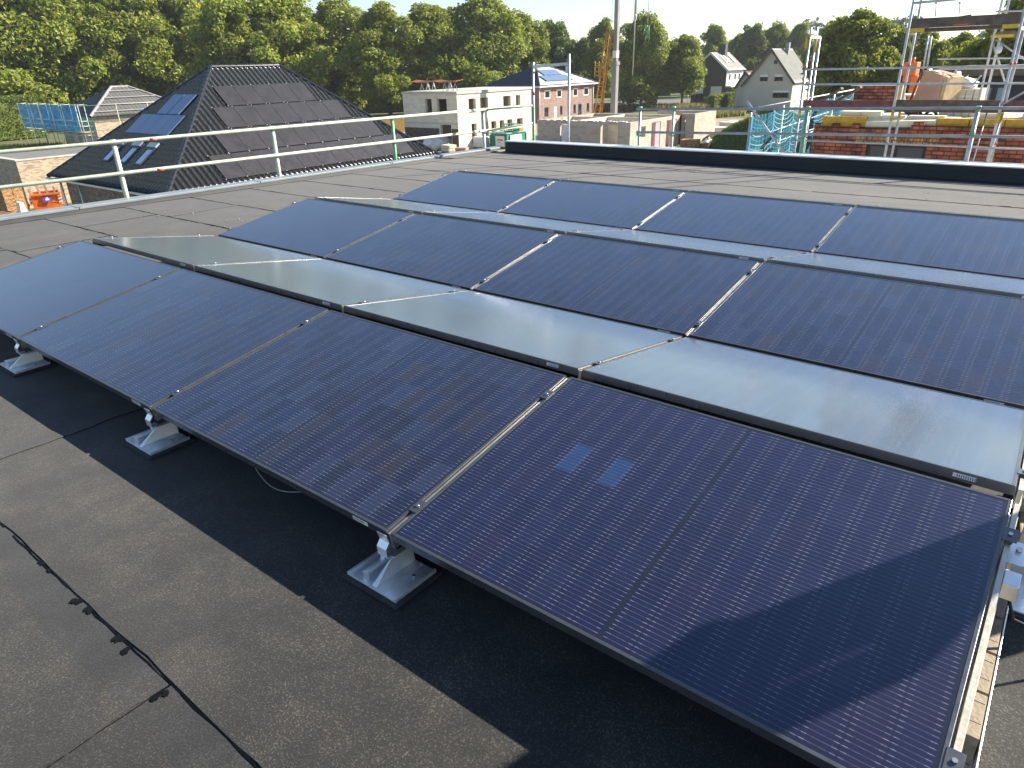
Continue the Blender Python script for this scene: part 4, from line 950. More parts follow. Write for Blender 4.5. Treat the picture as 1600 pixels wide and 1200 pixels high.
def simple_house(name, px0, px1, yb, ytop, yeave, D, wm, rm, label, dep=9.):
    a, b = hz(px0, yb, D), hz(px1, yb, D); yy = a.y; xa, xb = a.x, aty(px1, yb, yy).x
    zt, ze_ = aty((px0+px1)/2, ytop, yy+dep/2).z, aty((px0+px1)/2, yeave, yy).z
    t_ = thing(name, ((xa+xb)/2, yy+dep/2, G), label, 'house')
    mb = MB(); mb.box(xa, xb, yy, yy+dep, G, ze_); mb.prism([(xa+.01, yy, ze_), (xa+.01, yy+dep, ze_), (xa+.01, yy+dep/2, zt-.2)], X*(xb-xa-.02)); mb.build('wall', wm, t_)
    mb = MB(); tiled(mb, (xa-.4, yy-.5, ze_-.15), (xb+.4, yy-.5, ze_-.15), (xa-.4, yy+dep/2, zt), (xb+.4, yy+dep/2, zt), .5, .5, .04, .15); tiled(mb, (xb+.4, yy+dep+.5, ze_-.15), (xa-.4, yy+dep+.5, ze_-.15), (xb+.4, yy+dep/2, zt), (xa-.4, yy+dep/2, zt), .5, .5, .04, .3)
    rf = mb.build('roof', rm, t_)
    return t_, xa, xb, yy, zt, ze_, rf
t_, xa, xb, yy, zt, ze_, rf = simple_house('brown_roof_house', 1243, 1276, 160, 80, 108, 150, M['brick_dark'], M['roof_brown'], 'house with reddish brown roof half hidden behind the steep gable house')
t_, xa, xb, yy, zt, ze_, rf = simple_house('tile_roof_house', 1350, 1392, 150, 60, 96, 100, M['brick_dark'], M['roof_brown'], 'maroon brick house with brown roof behind the large tree at the right')
mb = MB(); mb.box((xa+xb)/2, (xa+xb)/2+.8, yy+dep if 0 else yy+4, yy+4.8, zt-.8, zt+1.1); mb.build('chimney', M['brick_dark'], rf)
# dark slate house at the right edge
v0 = 36.; a = aty(1478, 130, v0).x; b = a+16; zt = aty(1540, 112, v0).z
t_ = thing('slate_house', ((a+b)/2, v0+4, G), 'dark slate clad house with pale blue windows behind the right scaffold', 'house')
mb = MB(); ops = []
for x0_, x1_ in ((1535, 1551), (1556, 1572)): ops.append((aty(x0_, 140, v0).x-a, aty(x1_, 140, v0).x-a, aty(1545, 160, v0).z-G, aty(1545, 135, v0).z-G))
wall_open(mb, (a, v0, G), X, -Y, b-a, zt-G, .3, ops); mb.box(a, a+.3, v0+.3, v0+8, G, zt); mb.box(b-.3, b, v0+.3, v0+8, G, zt); mb.build('wall', M['slate'], t_)
for o_ in ops: window(t_, (a, v0, G), X, -Y, *o_, M['shutter'], pm('pale_blue_blind', (.33, .42, .52), .5) if o_ is ops[0] else bpy.data.materials['pale_blue_blind'], mull=0, depth=-.05)
mb = MB(); mb.hexa([(a-.4, v0-.5, zt), (b+.4, v0-.5, zt), (b+.4, v0+8.4, zt), (a-.4, v0+8.4, zt), (a-.4, v0-.5, zt+.12), (b+.4, v0-.5, zt+.12), (b+.4, v0+8.4, zt+.15), (a-.4, v0+8.4, zt+.15)]); mb.build('roof', M['roof_brown'], t_)
mb = MB(); mb.box(a-.4, b+.4, v0-.6, v0-.5, zt-.15, zt+.1); mb.build('gutter', M['timber'], t_)
# ------------------------------------------------------------------ red brick building under construction, right
V = 16.8; bx0 = aty(1270, 215, V).x; bz = aty(1420, 196, V).z; bx1 = bx0+13
t_ = thing('brick_shell', (bx0+6, V+5, G), 'red brick building shell with open top behind the right scaffold', 'building')
wa, wb_ = aty(1352, 238, V).x-bx0, aty(1446, 238, V).x-bx0; wt = aty(1400, 226, V).z-G; wbm = wt-1.3
mb = MB(); wall_open(mb, (bx0, V, G), X, -Y, bx1-bx0, bz-G-.08, .115, [(wa, wb_, wbm, wt)]); wall_open(mb, (bx0, V+9, G), -Y, -X, 9-.12, bz-G-.08, .115)
rg = random.Random(5); x_ = .02
for (s, e_) in ((.0, aty(1282, 190, V).x-bx0), (aty(1300, 190, V).x-bx0, aty(1312, 190, V).x-bx0), (aty(1332, 190, V).x-bx0, aty(1344, 190, V).x-bx0), (aty(1425, 190, V).x-bx0, 13.)):
    mb.box(bx0+s, bx0+e_-.005, V+.001, V+.114, bz-.0795, bz+.003)
mb.box(bx0+aty(1428, 190, V).x-bx0, bx0+aty(1445, 190, V).x-bx0, V+.001, V+.114, bz+.0035, bz+.08)
mb.build('wall', M['brick_red'], t_)
mb = MB(); n = int((wb_-wa+.5)/.083); 
for k in range(n): mb.box(bx0+wa-.25+k*.083+.005, bx0+wa-.25+(k+1)*.083-.005, V-.004, V-.0005, G+wt+.01, G+wt+.24)
mb.build('soldier_course', M['brick_loose'], t_)
window(t_, (bx0, V, G), X, -Y, wa+.01, wb_-.01, wbm, wt-.01, M['slate'], M['shutter'], -.06, 1, fw=.05)
mb = MB(); iz = bz+.02
mb.box(bx0+.45, bx1, V+.30, V+.62, G, iz+.10); mb.box(bx0+.3, bx0+.62, V+.62, V+9, G, iz+.10); mb.build('inner_wall', M['block_white'], t_)
mb = MB(); mb.box(bx0+.62, bx1, V+.621, V+9, iz-.3, iz-.02); mb.build('floor_slab', M['concrete'], t_)
for a_, b_ in ((1284, 1352), (1463, 1514), (1514.5, 1570), (1570.5, 1660)):
    mb = MB(); xa, xb = aty(a_, 195, V+.13).x, aty(b_, 195, V+.13).x; mb.box(xa, xb-.01, V+.125, V+.285, bz-.07, bz+.145+rg.uniform(-.01, .01)); mb.build('insulation_board', M['insul'], t_)
mb = MB(); xa, xb = aty(1352, 195, V+.13).x, aty(1462, 195, V+.13).x; mb.hexa([(xa, V+.125, bz-.07), (xb, V+.125, bz-.03), (xb, V+.285, bz-.03), (xa, V+.285, bz-.07), (xa, V+.125, bz+.05), (xb, V+.125, bz+.10), (xb, V+.285, bz+.13), (xa, V+.285, bz+.12)]); mb.build('insulation_board', M['insul_pale'], t_)
mb = MB(); x_ = bx0+.46; rg = random.Random(12)
while x_ < bx1-.5:
    l = rg.uniform(.3, .62); mb.box(x_, x_+l-.012, V+.305, V+.30+rg.choice((.17, .24, .31)), iz+.101, iz+.101+rg.choice((.012, .06, .13, .13))); x_ += l+rg.choice((0, 0, .05))
x_ = bx0+.5
while x_ < bx1-.5:
    l = rg.uniform(.5, .9)
    if rg.random() < .7: mb.box(x_, x_+l-.02, V+.75, V+1.05, iz-.019, iz+rg.choice((.05, .1, .22)))
    x_ += l+.1
mb.build('wall_blocks', M['insul_pale'], t_)
# upper brick wall piece behind
V2 = V+4.2; xa, xb = aty(1334, 150, V2).x, aty(1400, 150, V2).x; zb_, zt_ = iz-.02, aty(1370, 134, V2).z
t_ = thing('brick_parapet', ((xa+xb)/2, V2, zb_), 'short red brick wall piece standing on the slab of the brick shell', 'wall')
mb = MB(); mb.box(xa, xb, V2, V2+.24, zb_, zt_); mb.build('wall', M['brick_red'], t_)
mb = MB(); mb.box(xb+.002, xb+.12, V2+.005, V2+.235, zb_, zt_+.05); mb.build('edge_board', M['timber_fresh'], t_)
mb = MB(); mb.box(xa-.1, xb, V2-.05, V2+.27, zt_+.002, zt_+.06); mb.build('coping', M['alu'], t_)
# leaning pinkish board stack, white blocks, wheelbarrow
V3 = V+2.3; t_ = thing('board_stack', (aty(1450, 150, V3).x, V3, iz), 'pinkish cement boards leaning in a tilted stack on the slab', 'boards')
def qv(x_, y_, v_): return aty(x_, y_, v_)
mb = MB(); F = [qv(1424, 163, V3), qv(1463, 163, V3), qv(1475, 118, V3), qv(1444, 110, V3)]
mb.prism(F, Vector((.25, .55, .0))); mb.build('board', M['pink_board'], t_)
mb = MB(); F2 = [qv(1465, 163, V3+.03), qv(1471, 163, V3+.03), qv(1482, 121, V3+.03), qv(1477, 119, V3+.03)]; mb.prism(F2, Vector((.25, .55, 0))); mb.build('batten', M['timber_fresh'], t_)
mb = MB(); mb.bar(qv(1420, 163, V3-.02), qv(1442, 108, V3-.02), .04, .05); mb.build('side_rail', M['timber_dark'], t_)
rg = random.Random(2); mb = MB()
for k in range(9): p = qv(1446+k*3.4, 110+k*.9, V3+.3); mb.box(p.x-.05, p.x+.06, p.y-.2, p.y+.2, p.z-.03, p.z+rg.uniform(.0, .06))
mb.build('crumbs', M['insul_pale'], t_)
xa, xb = qv(1472, 150, V+2.9).x, qv(1533, 150, V+2.9).x; zt_ = qv(1500, 139, V+2.9).z
t_ = thing('block_pallet', ((xa+xb)/2, V+3.2, iz), 'white building blocks stacked on the slab beside the leaning boards', 'blocks')
mb = MB(); nx = 5; zz = iz-.02; nz = max(3, int((zt_-zz)/.25)); hh_ = (zt_-zz)/nz
for k in range(nx):
    for l in range(nz): mb.box(xa+(xb-xa)*k/nx+.006, xa+(xb-xa)*(k+1)/nx-.006, V+2.9, V+3.7, zz+l*hh_+.004, zz+(l+1)*hh_-.004)
mb.build('blocks', M['block_white'], t_)
mb = MB(); mb.blob(((xa+xb)/2, V+3.3, zt_+.08), ((xb-xa)*.28, .3, .16), 5, .4); mb.blob((xa+.15, V+3.2, zt_+.16), (.2, .25, .2), 9, .4); tag(mb.build('foil_heap', M['bag_white']), 'crumpled white foil lying on top of the white blocks', 'foil')
mb = MB(); p = qv(1499, 126, V+3.3); mb.blob((p.x, p.y, p.z-.05), (.16, .2, .09), 2, .3); tag(mb.build('yellow_bag', M['yellow_paint']), 'small yellow bag on the heap above the white blocks', 'bag')
mb = MB(); p, q = qv(1483, 122, V+3.6), qv(1527, 124, V+3.6); mb.bar(p, q, .12, .04); tag(mb.build('plank', M['timber_fresh']), 'light plank lying across the heap of white blocks', 'plank')
p = qv(1432, 172, V+1.4)
t_ = thing('wheelbarrow', (p.x, V+1.4, iz), 'dark wheelbarrow lying on the slab behind the timber toe board', 'wheelbarrow')
for px_ in (1432, 1456):
    mb = MB(); q = qv(px_, 173, V+1.4); pts = [(q.x+.11*math.cos(a*math.pi/8), V+1.4, iz+.09+.11*math.sin(a*math.pi/8)) for a in range(17)]; mb.path(pts, .035, 6); mb.build('tyre', M['rubbertyre'], t_)
mb = MB(); a, b = qv(1405, 174, V+1.4), qv(1456, 171, V+1.4); mb.bar((a.x, V+1.35, iz+.1), (b.x, V+1.35, iz+.1), .04, .04); mb.bar((a.x, V+1.6, iz+.1), (b.x, V+1.6, iz+.1), .04, .04); mb.hexa([(a.x+.15, V+1.3, iz+.14), (b.x-.25, V+1.3, iz+.14), (b.x-.25, V+1.65, iz+.14), (a.x+.15, V+1.65, iz+.14), (a.x+.05, V+1.2, iz+.26), (b.x-.2, V+1.2, iz+.26), (b.x-.2, V+1.75, iz+.26), (a.x+.05, V+1.75, iz+.26)]); mb.build('tub', M['timber_red'], t_)
# orange hoist box behind
V4 = V+6; t_ = thing('hoist', (qv(1418, 130, V4).x, V4, iz), 'orange sheet metal building hoist behind the scaffold posts', 'hoist')
mb = MB(); a, b = qv(1408, 120, V4), qv(1434, 97, V4); mb.box(a.x, b.x, V4, V4+.5, qv(1420, 118, V4).z, b.z); c = qv(1418, 145, V4); mb.box(c.x, qv(1430, 140, V4).x, V4+.05, V4+.45, iz, qv(1420, 118, V4).z); mb.box(a.x+.02, a.x+.25, V4+.1, V4+.4, qv(1420, 128, V4).z, qv(1420, 118, V4).z-.003); mb.build('housing', M['orange'], t_, .02)
mb = MB(); q = qv(1417, 107, V4); mb.box(q.x-.02, q.x+.25, V4-.012, V4-.001, q.z-.05, q.z+.06); mb.build('plate', M['zinc_trim'], t_)
mb = MB(); q = qv(1424, 96, V4); mb.tube((q.x, V4+.25, b.z), (q.x, V4+.25, b.z+.12), .05, n=8); mb.build('lamp_knob', M['orange'], t_)
mb = MB(); q = qv(1406, 147, V4-1); mb.box(q.x, q.x+.9, V4-1.2, V4-.6, q.z-.04, q.z); 
for s in (.05, .8): mb.box(q.x+s, q.x+s+.06, V4-1.1, V4-.7, iz, q.z-.04)
tag(mb.build('bench', M['white_paint']), 'white work bench before the orange hoist', 'bench')
# ------------------------------------------------------------------ scaffold in front of the brick shell
S1, S2 = 15.5, 16.2
t_ = thing('facade_scaffold', (4.2, 15.8, G), 'galvanised facade scaffold with timber decks in front of the red brick shell', 'scaffold')
zA = lambda y_, x_=1420: aty(x_, y_, S1).z
frames = [(aty(1381, 250, S1).x, G, 6.2), (aty(1543, 250, S1).x, G, 6.2), (aty(1240, 245, S1).x, G, 2.05), (aty(1543, 250, S1).x+1.83, G, 6.2)]
for x_, a, b in frames:
    for yy in (S1, S2):
        mb = MB(); mb.tube((x_, yy, a), (x_, yy, b), .0245, n=10); p_ = mb.build('post', M['steel'], t_)
        mb = MB(); mb.tube((x_, yy, .62), (x_, yy, .44), .027, n=10); mb.build('yellow_sleeve', M['yellow_paint'], p_)
        mb = MB(); mb.tube((x_, yy, -.02), (x_, yy, .02), .0265, n=10); mb.tube((x_, yy, 1.42), (x_, yy, 1.48), .0265, n=10); mb.build('red_band', M['red_paint'], p_)
    mb = MB()
    for zz in (.62, 2.05): mb.bar((x_, S1, zz), (x_, S2, zz), .04, .06)
    mb.build('transom', M['steel'], t_)
xs = sorted(f[0] for f in frames)
xl = xs[0]
mb = MB()
z1, z2_ = zA(131), zA(106)
mb.tube((xs[0], S1-.03, z1), (xs[3]+1, S1-.03, z1), .02, n=8); mb.tube((xs[0], S1-.03, z2_), (xs[3]+1, S1-.03, z2_), .02, n=8)
zz = zA(226); mb.tube((bx0-.1, S1-.03, zz), (xs[3]+1, S1-.03, zz), .02, n=8); zz = zA(248); mb.tube((bx0-.1, S1-.03, zz), (xs[3]+1, S1-.03, zz), .018, n=8)
zt3 = aty(1425, 5, S1).z; mb.tube((xs[1], S1-.03, zt3), (xs[1]+1.25, S1-.03, zt3+.03), .022, n=8)
mb.tube((xs[1], S2, zt3-.3), (xs[3], S2, zt3-.3), .02, n=8)
mb.tube((xs[2], S1-.05, .75), (xs[3], S1-.05, 2.1), .02, n=8); mb.tube((xs[2]+.05, S2, 2.0), (xs[3], S2, .3), .022, n=8)
for px_, yt, yb_ in ((1463, 3, 26), (1500, 3, 22)):
    a, b = aty(px_, yt, S2), aty(px_-1.5, yb_, S2); mb.tube(a, b, .010, n=6)
    mb.tube(a-Zv*.03, a+Zv*.0, .025, n=6)
hk = [aty(x_, y_, S2-.2) for x_, y_ in ((1432, 4), (1438, 8), (1437, 14), (1434, 16), (1430, 14))]; mb.path(hk, .008, 6)
mb.build('guard_tubes', M['steel'], t_)
# decks
def deck(x0_, x1_, z, label_m, tb=.16, nm='deck', ends=False):
    mb = MB(); mb.box(x0_+.03, x1_-.03, S1+.03, S2-.03, z-.06, z); d_ = mb.build(nm, M['timber_dark'], t_)
    mb = MB(); mb.box(x0_+.03, x1_-.03, S1-.02, S1+.012, z+.002, z+tb); mb.build('toe_board', label_m, t_)
    if not ends: return
    mb = MB(); mb.box(x0_+.03, x0_+.28, S1-.012, S1+.028, z-.065, z+.0); mb.build('deck_end', M['yellow_paint'], t_); mb = MB(); mb.box(x1_-.28, x1_-.03, S1-.012, S1+.028, z-.065, z+.0); mb.build('deck_end', M['yellow_paint'], t_)
deck(xs[0]+.02, xs[1], .69, M['timber_red'], .13); deck(xs[1], xs[2], .67, M['timber_dark'], .17); deck(xs[2], xs[3], .69, M['timber_red'], .14)
deck(xs[1], xs[2], 2.12, M['timber_dark'], .17, ends=True); 
mb = MB(); a, b = aty(1436, 33, S1+.1), aty(1520, 22, S1+.1); mb.hexa([(a.x, S1+.04, 2.125), (b.x, S1+.04, 2.125), (b.x, S1+.07, 2.125), (a.x, S1+.07, 2.125), (a.x+.05, S1+.15, a.z-.02), (b.x-.03, S1+.15, b.z), (b.x-.03, S1+.18, b.z), (a.x+.05, S1+.18, a.z-.02)]); mb.build('loose_board', M['timber'], t_)
mb = MB(); mb.box(xs[1]+.75, xs[1]+1.0, S1-.024, S1-.0205, 2.135, 2.16); mb.build('red_mark', M['red_paint'], t_); mb = MB(); mb.box(xs[1]+.62, xs[1]+.82, S1-.024, S1-.0205, .675, .69); mb.build('red_mark', M['red_paint'], t_)
mb = MB(); x_ = xs[2]; zt_ = .62
for s in (0, .26): mb.tube((x_-.33+s, S1+.25, -2.0), (x_-.25+s, S1+.55, zt_+.05), .014, n=6)
for k in range(11):
    f_ = k/11; mb.tube((x_-.33+.08*f_, S1+.25+.3*f_, -2.0+(zt_+2)*f_), (x_-.07+.08*f_, S1+.25+.3*f_, -2.0+(zt_+2)*f_), .010, n=6)
mb.build('ladder', M['steel'], t_)
# second scaffold behind, right
t_ = thing('rear_scaffold', (aty(1545, 70, 19.5).x, 19.5, iz), 'second scaffold bay with yellow ended deck behind the top right posts', 'scaffold')
r5 = 19.5
for px_, dy in ((1538, 0), (1548, .6)):
    p = aty(px_, 120, r5+dy); mb = MB(); mb.tube((p.x, r5+dy, iz), (p.x, r5+dy, 5), .026, n=8); mb.build('post', M['steel'], t_)
mb = MB(); a, b = aty(1548, 56, r5), aty(1640, 52, r5); mb.box(a.x, b.x, r5, r5+.6, a.z-.04, a.z+.08); mb.build('deck', M['timber'], t_)
mb = MB(); mb.box(a.x, a.x+.45, r5-.01, r5-.001, a.z-.045, a.z+.02); mb.build('deck_end', M['yellow_paint'], t_)
mb = MB()
for p, q in (((1549, 60), (1570, 128)), ((1556, 62), (1612, 100)), ((1556, 18), (1640, 16)), ((1465, 92), (1640, 90)), ((1475, 108), (1640, 105)), ((1533, 118), (1520, 132))): mb.tube(aty(*p, r5), aty(*q, r5), .022, n=6)
mb.build('brace', M['steel'], t_)
mb = MB(); p = aty(1561, 77, r5-.05); mb.blob(p, (.08, .06, .08), 1, .3); mb.build('joint_tape', M['bag_white'], t_)
t_ = thing('scaffold_ladder', (aty(1447, 90, 20).x, 20, iz), 'narrow galvanised ladder frame rising behind the leaning boards', 'frame')
mb = MB()
for p, q in (((1443, 105), (1450.5, 56)), ((1448.5, 105), (1455.5, 56))): mb.tube(aty(*p, 20), aty(*q, 20), .022, n=6)
mb.tube(aty(1442, 110, 20), aty(1449, 104, 20), .02, n=6)
mb.build('tubes', M['steel'], t_)
mb = MB(); mb.bar(aty(1450, 63, 20), aty(1455, 62.5, 20), .03, .06); mb.build('cross_plate', M['white_paint'], t_)
# tall end frame at the left corner of the scaffold (yellow top)
t_ = thing('end_scaffold', (xs[0], 16.2, G), 'tall scaffold end frame with yellow top beside the blue net', 'frame')
for p, q in (((1258, 180), (1278, 44)),):
    a, b = aty(*p, 17.3), aty(*q, 17.3); mb = MB(); mb.tube((a.x, 17.3, G), (a.x, 17.3, b.z), .0245, n=8); mb.build('post', M['steel'], t_)
mb = MB(); a, b = aty(1263.5, 43, S1), aty(1278, 44, 17.3); mb.tube((xs[0], S1, 2.051), (xs[0], S1, a.z), .0245, n=8); mb.build('post', M['steel'], t_)
mb = MB(); mb.tube((a.x, S1, a.z-.14), (a.x, S1, a.z-.40), .027, n=8); mb.build('yellow_sleeve', M['yellow_paint'], t_); mb = MB(); mb.tube((b.x, 17.3, b.z-.14), (b.x, 17.3, b.z-.5), .027, n=8); mb.build('yellow_sleeve', M['yellow_paint'], t_)
mb = MB(); mb.bar((a.x, S1, a.z-.08), (b.x, 17.3, b.z-.1), .04, .07); mb.build('head_bar', M['white_paint'], t_)
# ------------------------------------------------------------------ side scaffold with blue net
nx0 = .40; va, vb = 15.5, max(20, min(34, atx(1335, 142, nx0).y))
t_ = thing('side_scaffold', (nx0, 20, G), 'side scaffold wrapped in blue and white netting left of the red brick shell', 'scaffold')
zt0 = aty(1172, 178, va).z; zt1 = atx(1335, 142, nx0).z
zlow = -1.4
for k in range(5):
    yy = va+(vb-va)*k/4; mb = MB(); mb.tube((nx0, yy, G), (nx0, yy, zt0+(zt1-zt0)*k/4+.03), .0245, n=8); mb.build('post', M['steel'], t_)
mb = MB()
def line(p, q, r=.02): mb.tube(atx(*p, nx0-.03), atx(*q, nx0-.03), r, n=6)
for p, q in (((1184, 168), (1335, 140)), ((1172, 217), (1295, 175)), ((1170, 236), (1290, 195)), ((1250, 213), (1290, 198))): line(p, q)
mb.build('guard_tubes', M['steel'], t_)
mb = MB(); a = aty(1173, 180, va); mb.tube((nx0, va-.01, a.z-.02), (nx0, va-.01, a.z-.14), .029, n=8); mb.build('yellow_sleeve', M['yellow_paint'], t_); mb = MB()
for px_ in (1224,): p = atx(px_, 172, nx0); mb.tube((nx0, p.y, p.z), (nx0, p.y, p.z-.16), .03, n=8)
mb.build('yellow_sleeve', M['yellow_paint'], t_)
rg = random.Random(21); mb = MB(); bays = 6
zb0 = -1.3
for k in range(bays):
    ya, yb_ = va+(vb-va)*k/bays, va+(vb-va)*(k+1)/bays
    nl = 19
    for l in range(nl):
        f_ = l/(nl-1); n = 9; vs = []; sag = .13+.05*rg.random()
        up_ = zt0+(zt1-zt0)*(k+.5)/bays-.05; z_ = zb0+(up_-zb0)*f_
        wdt = .007
        for i in range(n+1):
            s = i/n; zz = z_ - sag*4*s*(1-s)*(.35+.65*f_)+rg.gauss(0, .004); xx = nx0+.04+.03*math.sin(s*6+l)
            vs += [(xx, ya+(yb_-ya)*s, zz-wdt), (xx, ya+(yb_-ya)*s, zz+wdt)]
        mb.add(vs, [(2*i, 2*i+2, 2*i+3, 2*i+1) for i in range(n)], 1 if rg.random() < .4 else 0)
    for i in range(7):
        yy = ya+(yb_-ya)*i/7; w_ = .05 if i == 0 else .008
        mb.add([(nx0+.05, yy-w_, zb0), (nx0+.05, yy+w_, zb0), (nx0+.05, yy+w_, up_), (nx0+.05, yy-w_, up_)], [(0, 1, 2, 3)], 0)
mb.build('net', [M['net_blue'], M['net_white']], t_)
mb = MB(); f_ = netmat('thin_blue_film', (.03, .30, .36), .24)
mb.add([(nx0+.07, va, zb0), (nx0+.07, vb, zb0), (nx0+.07, vb, zt1-.05), (nx0+.07, va, zt0-.05)], [(0, 1, 2, 3)]); mb.build('net_film', f_, t_)
mb = MB(); a, b = aty(1166, 157, 14.6), aty(1233, 250, 14.6); d = (b-a); mb.tube(a, b+d*.6, .026, n=8); tag(mb.build('diagonal_brace', M['steel']), 'dull diagonal scaffold tube crossing in front of the blue net', 'tube')
t_ = thing('timber_prop', (bx0-.5, 18, .3), 'dark timber boards rising at a slant beside the blue net', 'boards')
mb = MB(); a, b = aty(1272, 163, 18), aty(1316, 138, 18); mb.bar(a, b, .22, .05); mb.bar(a+Vector((.35, .3, 0)), b+Vector((.35, .3, .02)), .2, .05); mb.build('board', M['timber_dark'], t_)
# ------------------------------------------------------------------ guard rails of the flat roof
t_ = thing('guard_rail', (-4.1, 5, 0), 'pale galvanised tube guard rail along the left roof edge', 'guard rail')
def gx_(y): return le(y)-.19
tt, mm = .83, .41
py_ = [-1.1, .95, 3.34, 5.79, 8.26, 10.68]
for k, y in enumerate(py_):
    mb = MB(); mb.tube((gx_(y), y, -.9), (gx_(y), y, tt+.03), .033, n=12); p_ = mb.build('post', M['green_paint'] if k == 4 else M['steel'] if k == 5 else M['steel_green'], t_)
    mb = MB()
    for zz in (tt, mm): mb.tube((gx_(y)-.005, y, zz-.035), (gx_(y)-.005, y, zz+.035), .043, n=10); mb.box(gx_(y)-.01, gx_(y)+.055, y-.03, y+.03, zz-.022, zz+.022)
    mb.build('coupler', M['green_paint'] if k in (3, 4) else M['steel'], p_)
for zz, nm in ((tt, 'top_rail'), (mm, 'middle_rail')):
    mb = MB(); mb.tube((gx_(-3)+.045, -3, zz), (gx_(12.0)+.045, 12.0, zz+.01), .0255, n=12); r_ = mb.build(nm, M['steel_green'], t_)
    mb = MB(); y = atx(237, 218, gx_(4)).y if zz == tt else atx(248, 263, gx_(4)).y; mb.tube((gx_(y)+.045, y-.05, zz), (gx_(y)+.045, y+.05, zz), .0265, n=12); mb.build('red_band', M['red_paint'], r_)
M['steel_dull'] = pm('dull_galvanised', (.33, .345, .35), .5, .4, .25, 7)
VR = 11.25
t_ = thing('guard_rail', (3, VR, 0), 'grey tube guard rail with green couplers along the far roof edge', 'guard rail')
for px_, m_ in ((997, 'steel'), (1048, 'steel_green'), (1252, 'green_paint'), (1511, 'steel')):
    b = aty(px_, 245, VR); x_ = b.x; top = aty(px_+6, 170, VR).z
    mb = MB(); mb.tube((x_, VR, -.9), (x_, VR, top+.02), .0245 if px_ < 1500 else .03, n=12); p_ = mb.build('post', M[m_], t_)
    mb = MB(); zm = aty(px_, 209, VR).z
    for zz in (top, zm): mb.tube((x_, VR, zz-.04), (x_, VR, zz+.04), .036, n=10); mb.box(x_-.03, x_+.03, VR-.06, VR, zz-.025, zz+.025)
    mb.build('coupler', M['green_paint'], p_)
for (yl_, yr_), nm in (((170.5, 169), 'top_rail'), ((206.5, 214), 'middle_rail')):
    a, b = aty(997, yl_, VR-.05), aty(1600, yr_, VR-.05); d = b-a; mb = MB(); mb.tube(a-d*.005, a+d*1.6, .0215, n=12); mb.build(nm, M['steel_dull'], t_)
t_ = thing('scaffold_gate', (-2.1, 11.4, 0), 'tall galvanised scaffold frame with crossbar at the far left roof corner', 'scaffold frame')
fa, fb = aty(834.5, 238, 11.4), aty(888, 238, 11.4)
ta, tb = aty(834, 97, 11.4).z, aty(889, 84, 11.4).z
for p, t2 in ((fa, ta), (fb, tb)):
    mb = MB(); mb.tube((p.x, 11.4, -1), (p.x, 11.4, t2), .0245, n=12); p_ = mb.build('post', M['steel'], t_)
mb = MB(); zc = aty(860, 102, 11.4).z; mb.bar((fa.x, 11.4, zc-.02), (fb.x, 11.4, zc+.02), .03, .055); mb.box(fb.x-.07, fb.x-.03, 11.38, 11.42, zc-.15, zc-.02); mb.bar((fa.x+.02, 11.4, zc-.14), (fa.x+.1, 11.4, zc-.03), .02, .02); mb.build('crossbar', M['steel'], t_)
mb = MB(); zz = aty(834, 143, 11.4).z; mb.tube((fa.x, 11.4, zz), (fa.x, 11.4, zz-.07), .027, n=12); mb.build('red_band', M['red_paint'], t_)
mb = MB(); zz = aty(834, 167, 11.4).z; mb.tube((fa.x, 11.4, -.9), (fa.x, 11.4, zz), .028, n=12); mb.build('green_sleeve', M['green_paint'], t_)
mb = MB(); y0_, z0_ = py_[5], tt
mb.tube((gx_(10.68)+.045, 10.70, .83), (fa.x, 11.36, aty(834, 165, 11.4).z), .02, n=10); mb.tube((gx_(10.68)+.045, 10.70, .41), (fa.x, 11.36, aty(834, 192, 11.4).z), .02, n=10); mb.build('link_rail', M['steel_green'], t_)
# ------------------------------------------------------------------ site clutter
c = atz(792, 233); a = atz(767, 231); b = atz(822, 230)
t_ = thing('green_container', c, 'green lidded container with white sign plate before the white shell', 'container')
d = Vector((a.x-c.x, 0, 0)); wd_ = abs(aty(767, 231, c.y).x-c.x); dl = atx(822, 228, c.x).y-c.y
hh_ = 1.45
mb = MB(); mb.box(c.x-wd_, c.x, c.y, c.y+dl, G+.1, G+hh_); mb.build('body', M['green_tarp'], t_, .03)
mb = MB()
for k in range(9): x_ = c.x-wd_+wd_*k/8; mb.box(x_-.05, x_+.05, c.y-.06, c.y-.002, G+.15, G+hh_-.1)
for k in range(6): y_ = c.y+dl*k/5; mb.box(c.x+.002, c.x+.06, y_-.06, y_+.06, G+.15, G+hh_-.1)
mb.build('ribs', M['green_tarp'], t_)
mb = MB(); mb.box(c.x-wd_-.08, c.x+.08, c.y-.08, c.y+dl+.08, G+hh_+.003, G+hh_+.12); mb.build('lid', pm('pale_green_lid', (.20, .42, .33), .4), t_)
mb = MB(); mb.box(c.x-wd_*.66, c.x-wd_*.1, c.y-.10, c.y-.065, G+.2, G+hh_-.2); p_ = mb.build('sign', M['white_paint'], t_)
mb = MB(); mb.box(c.x-wd_*.56, c.x-wd_*.2, c.y-.105, c.y-.101, G+.8, G+.93); mb.box(c.x-wd_*.5, c.x-wd_*.35, c.y-.105, c.y-.101, G+.6, G+.68); p2_ = mb.build('lettering', M['dark_red'], p_)
mb = MB(); mb.box(c.x+.065, c.x+.10, c.y+dl*.15, c.y+dl*.75, G+.3, G+hh_-.15); mb.build('sign', M['white_paint'], t_)
t_ = thing('green_crate', (c.x-.8, c.y+1.2, G+hh_), 'small green mesh crate standing on the green container', 'crate')
mb = MB(); x_, y_, z_ = c.x-wd_*.52, c.y+1, G+hh_+.125
for k in range(6): mb.box(x_+k*.24, x_+k*.24+.08, y_, y_+.04, z_, z_+.85); mb.box(x_+k*.24, x_+k*.24+.08, y_+.9, y_+.94, z_, z_+.85)
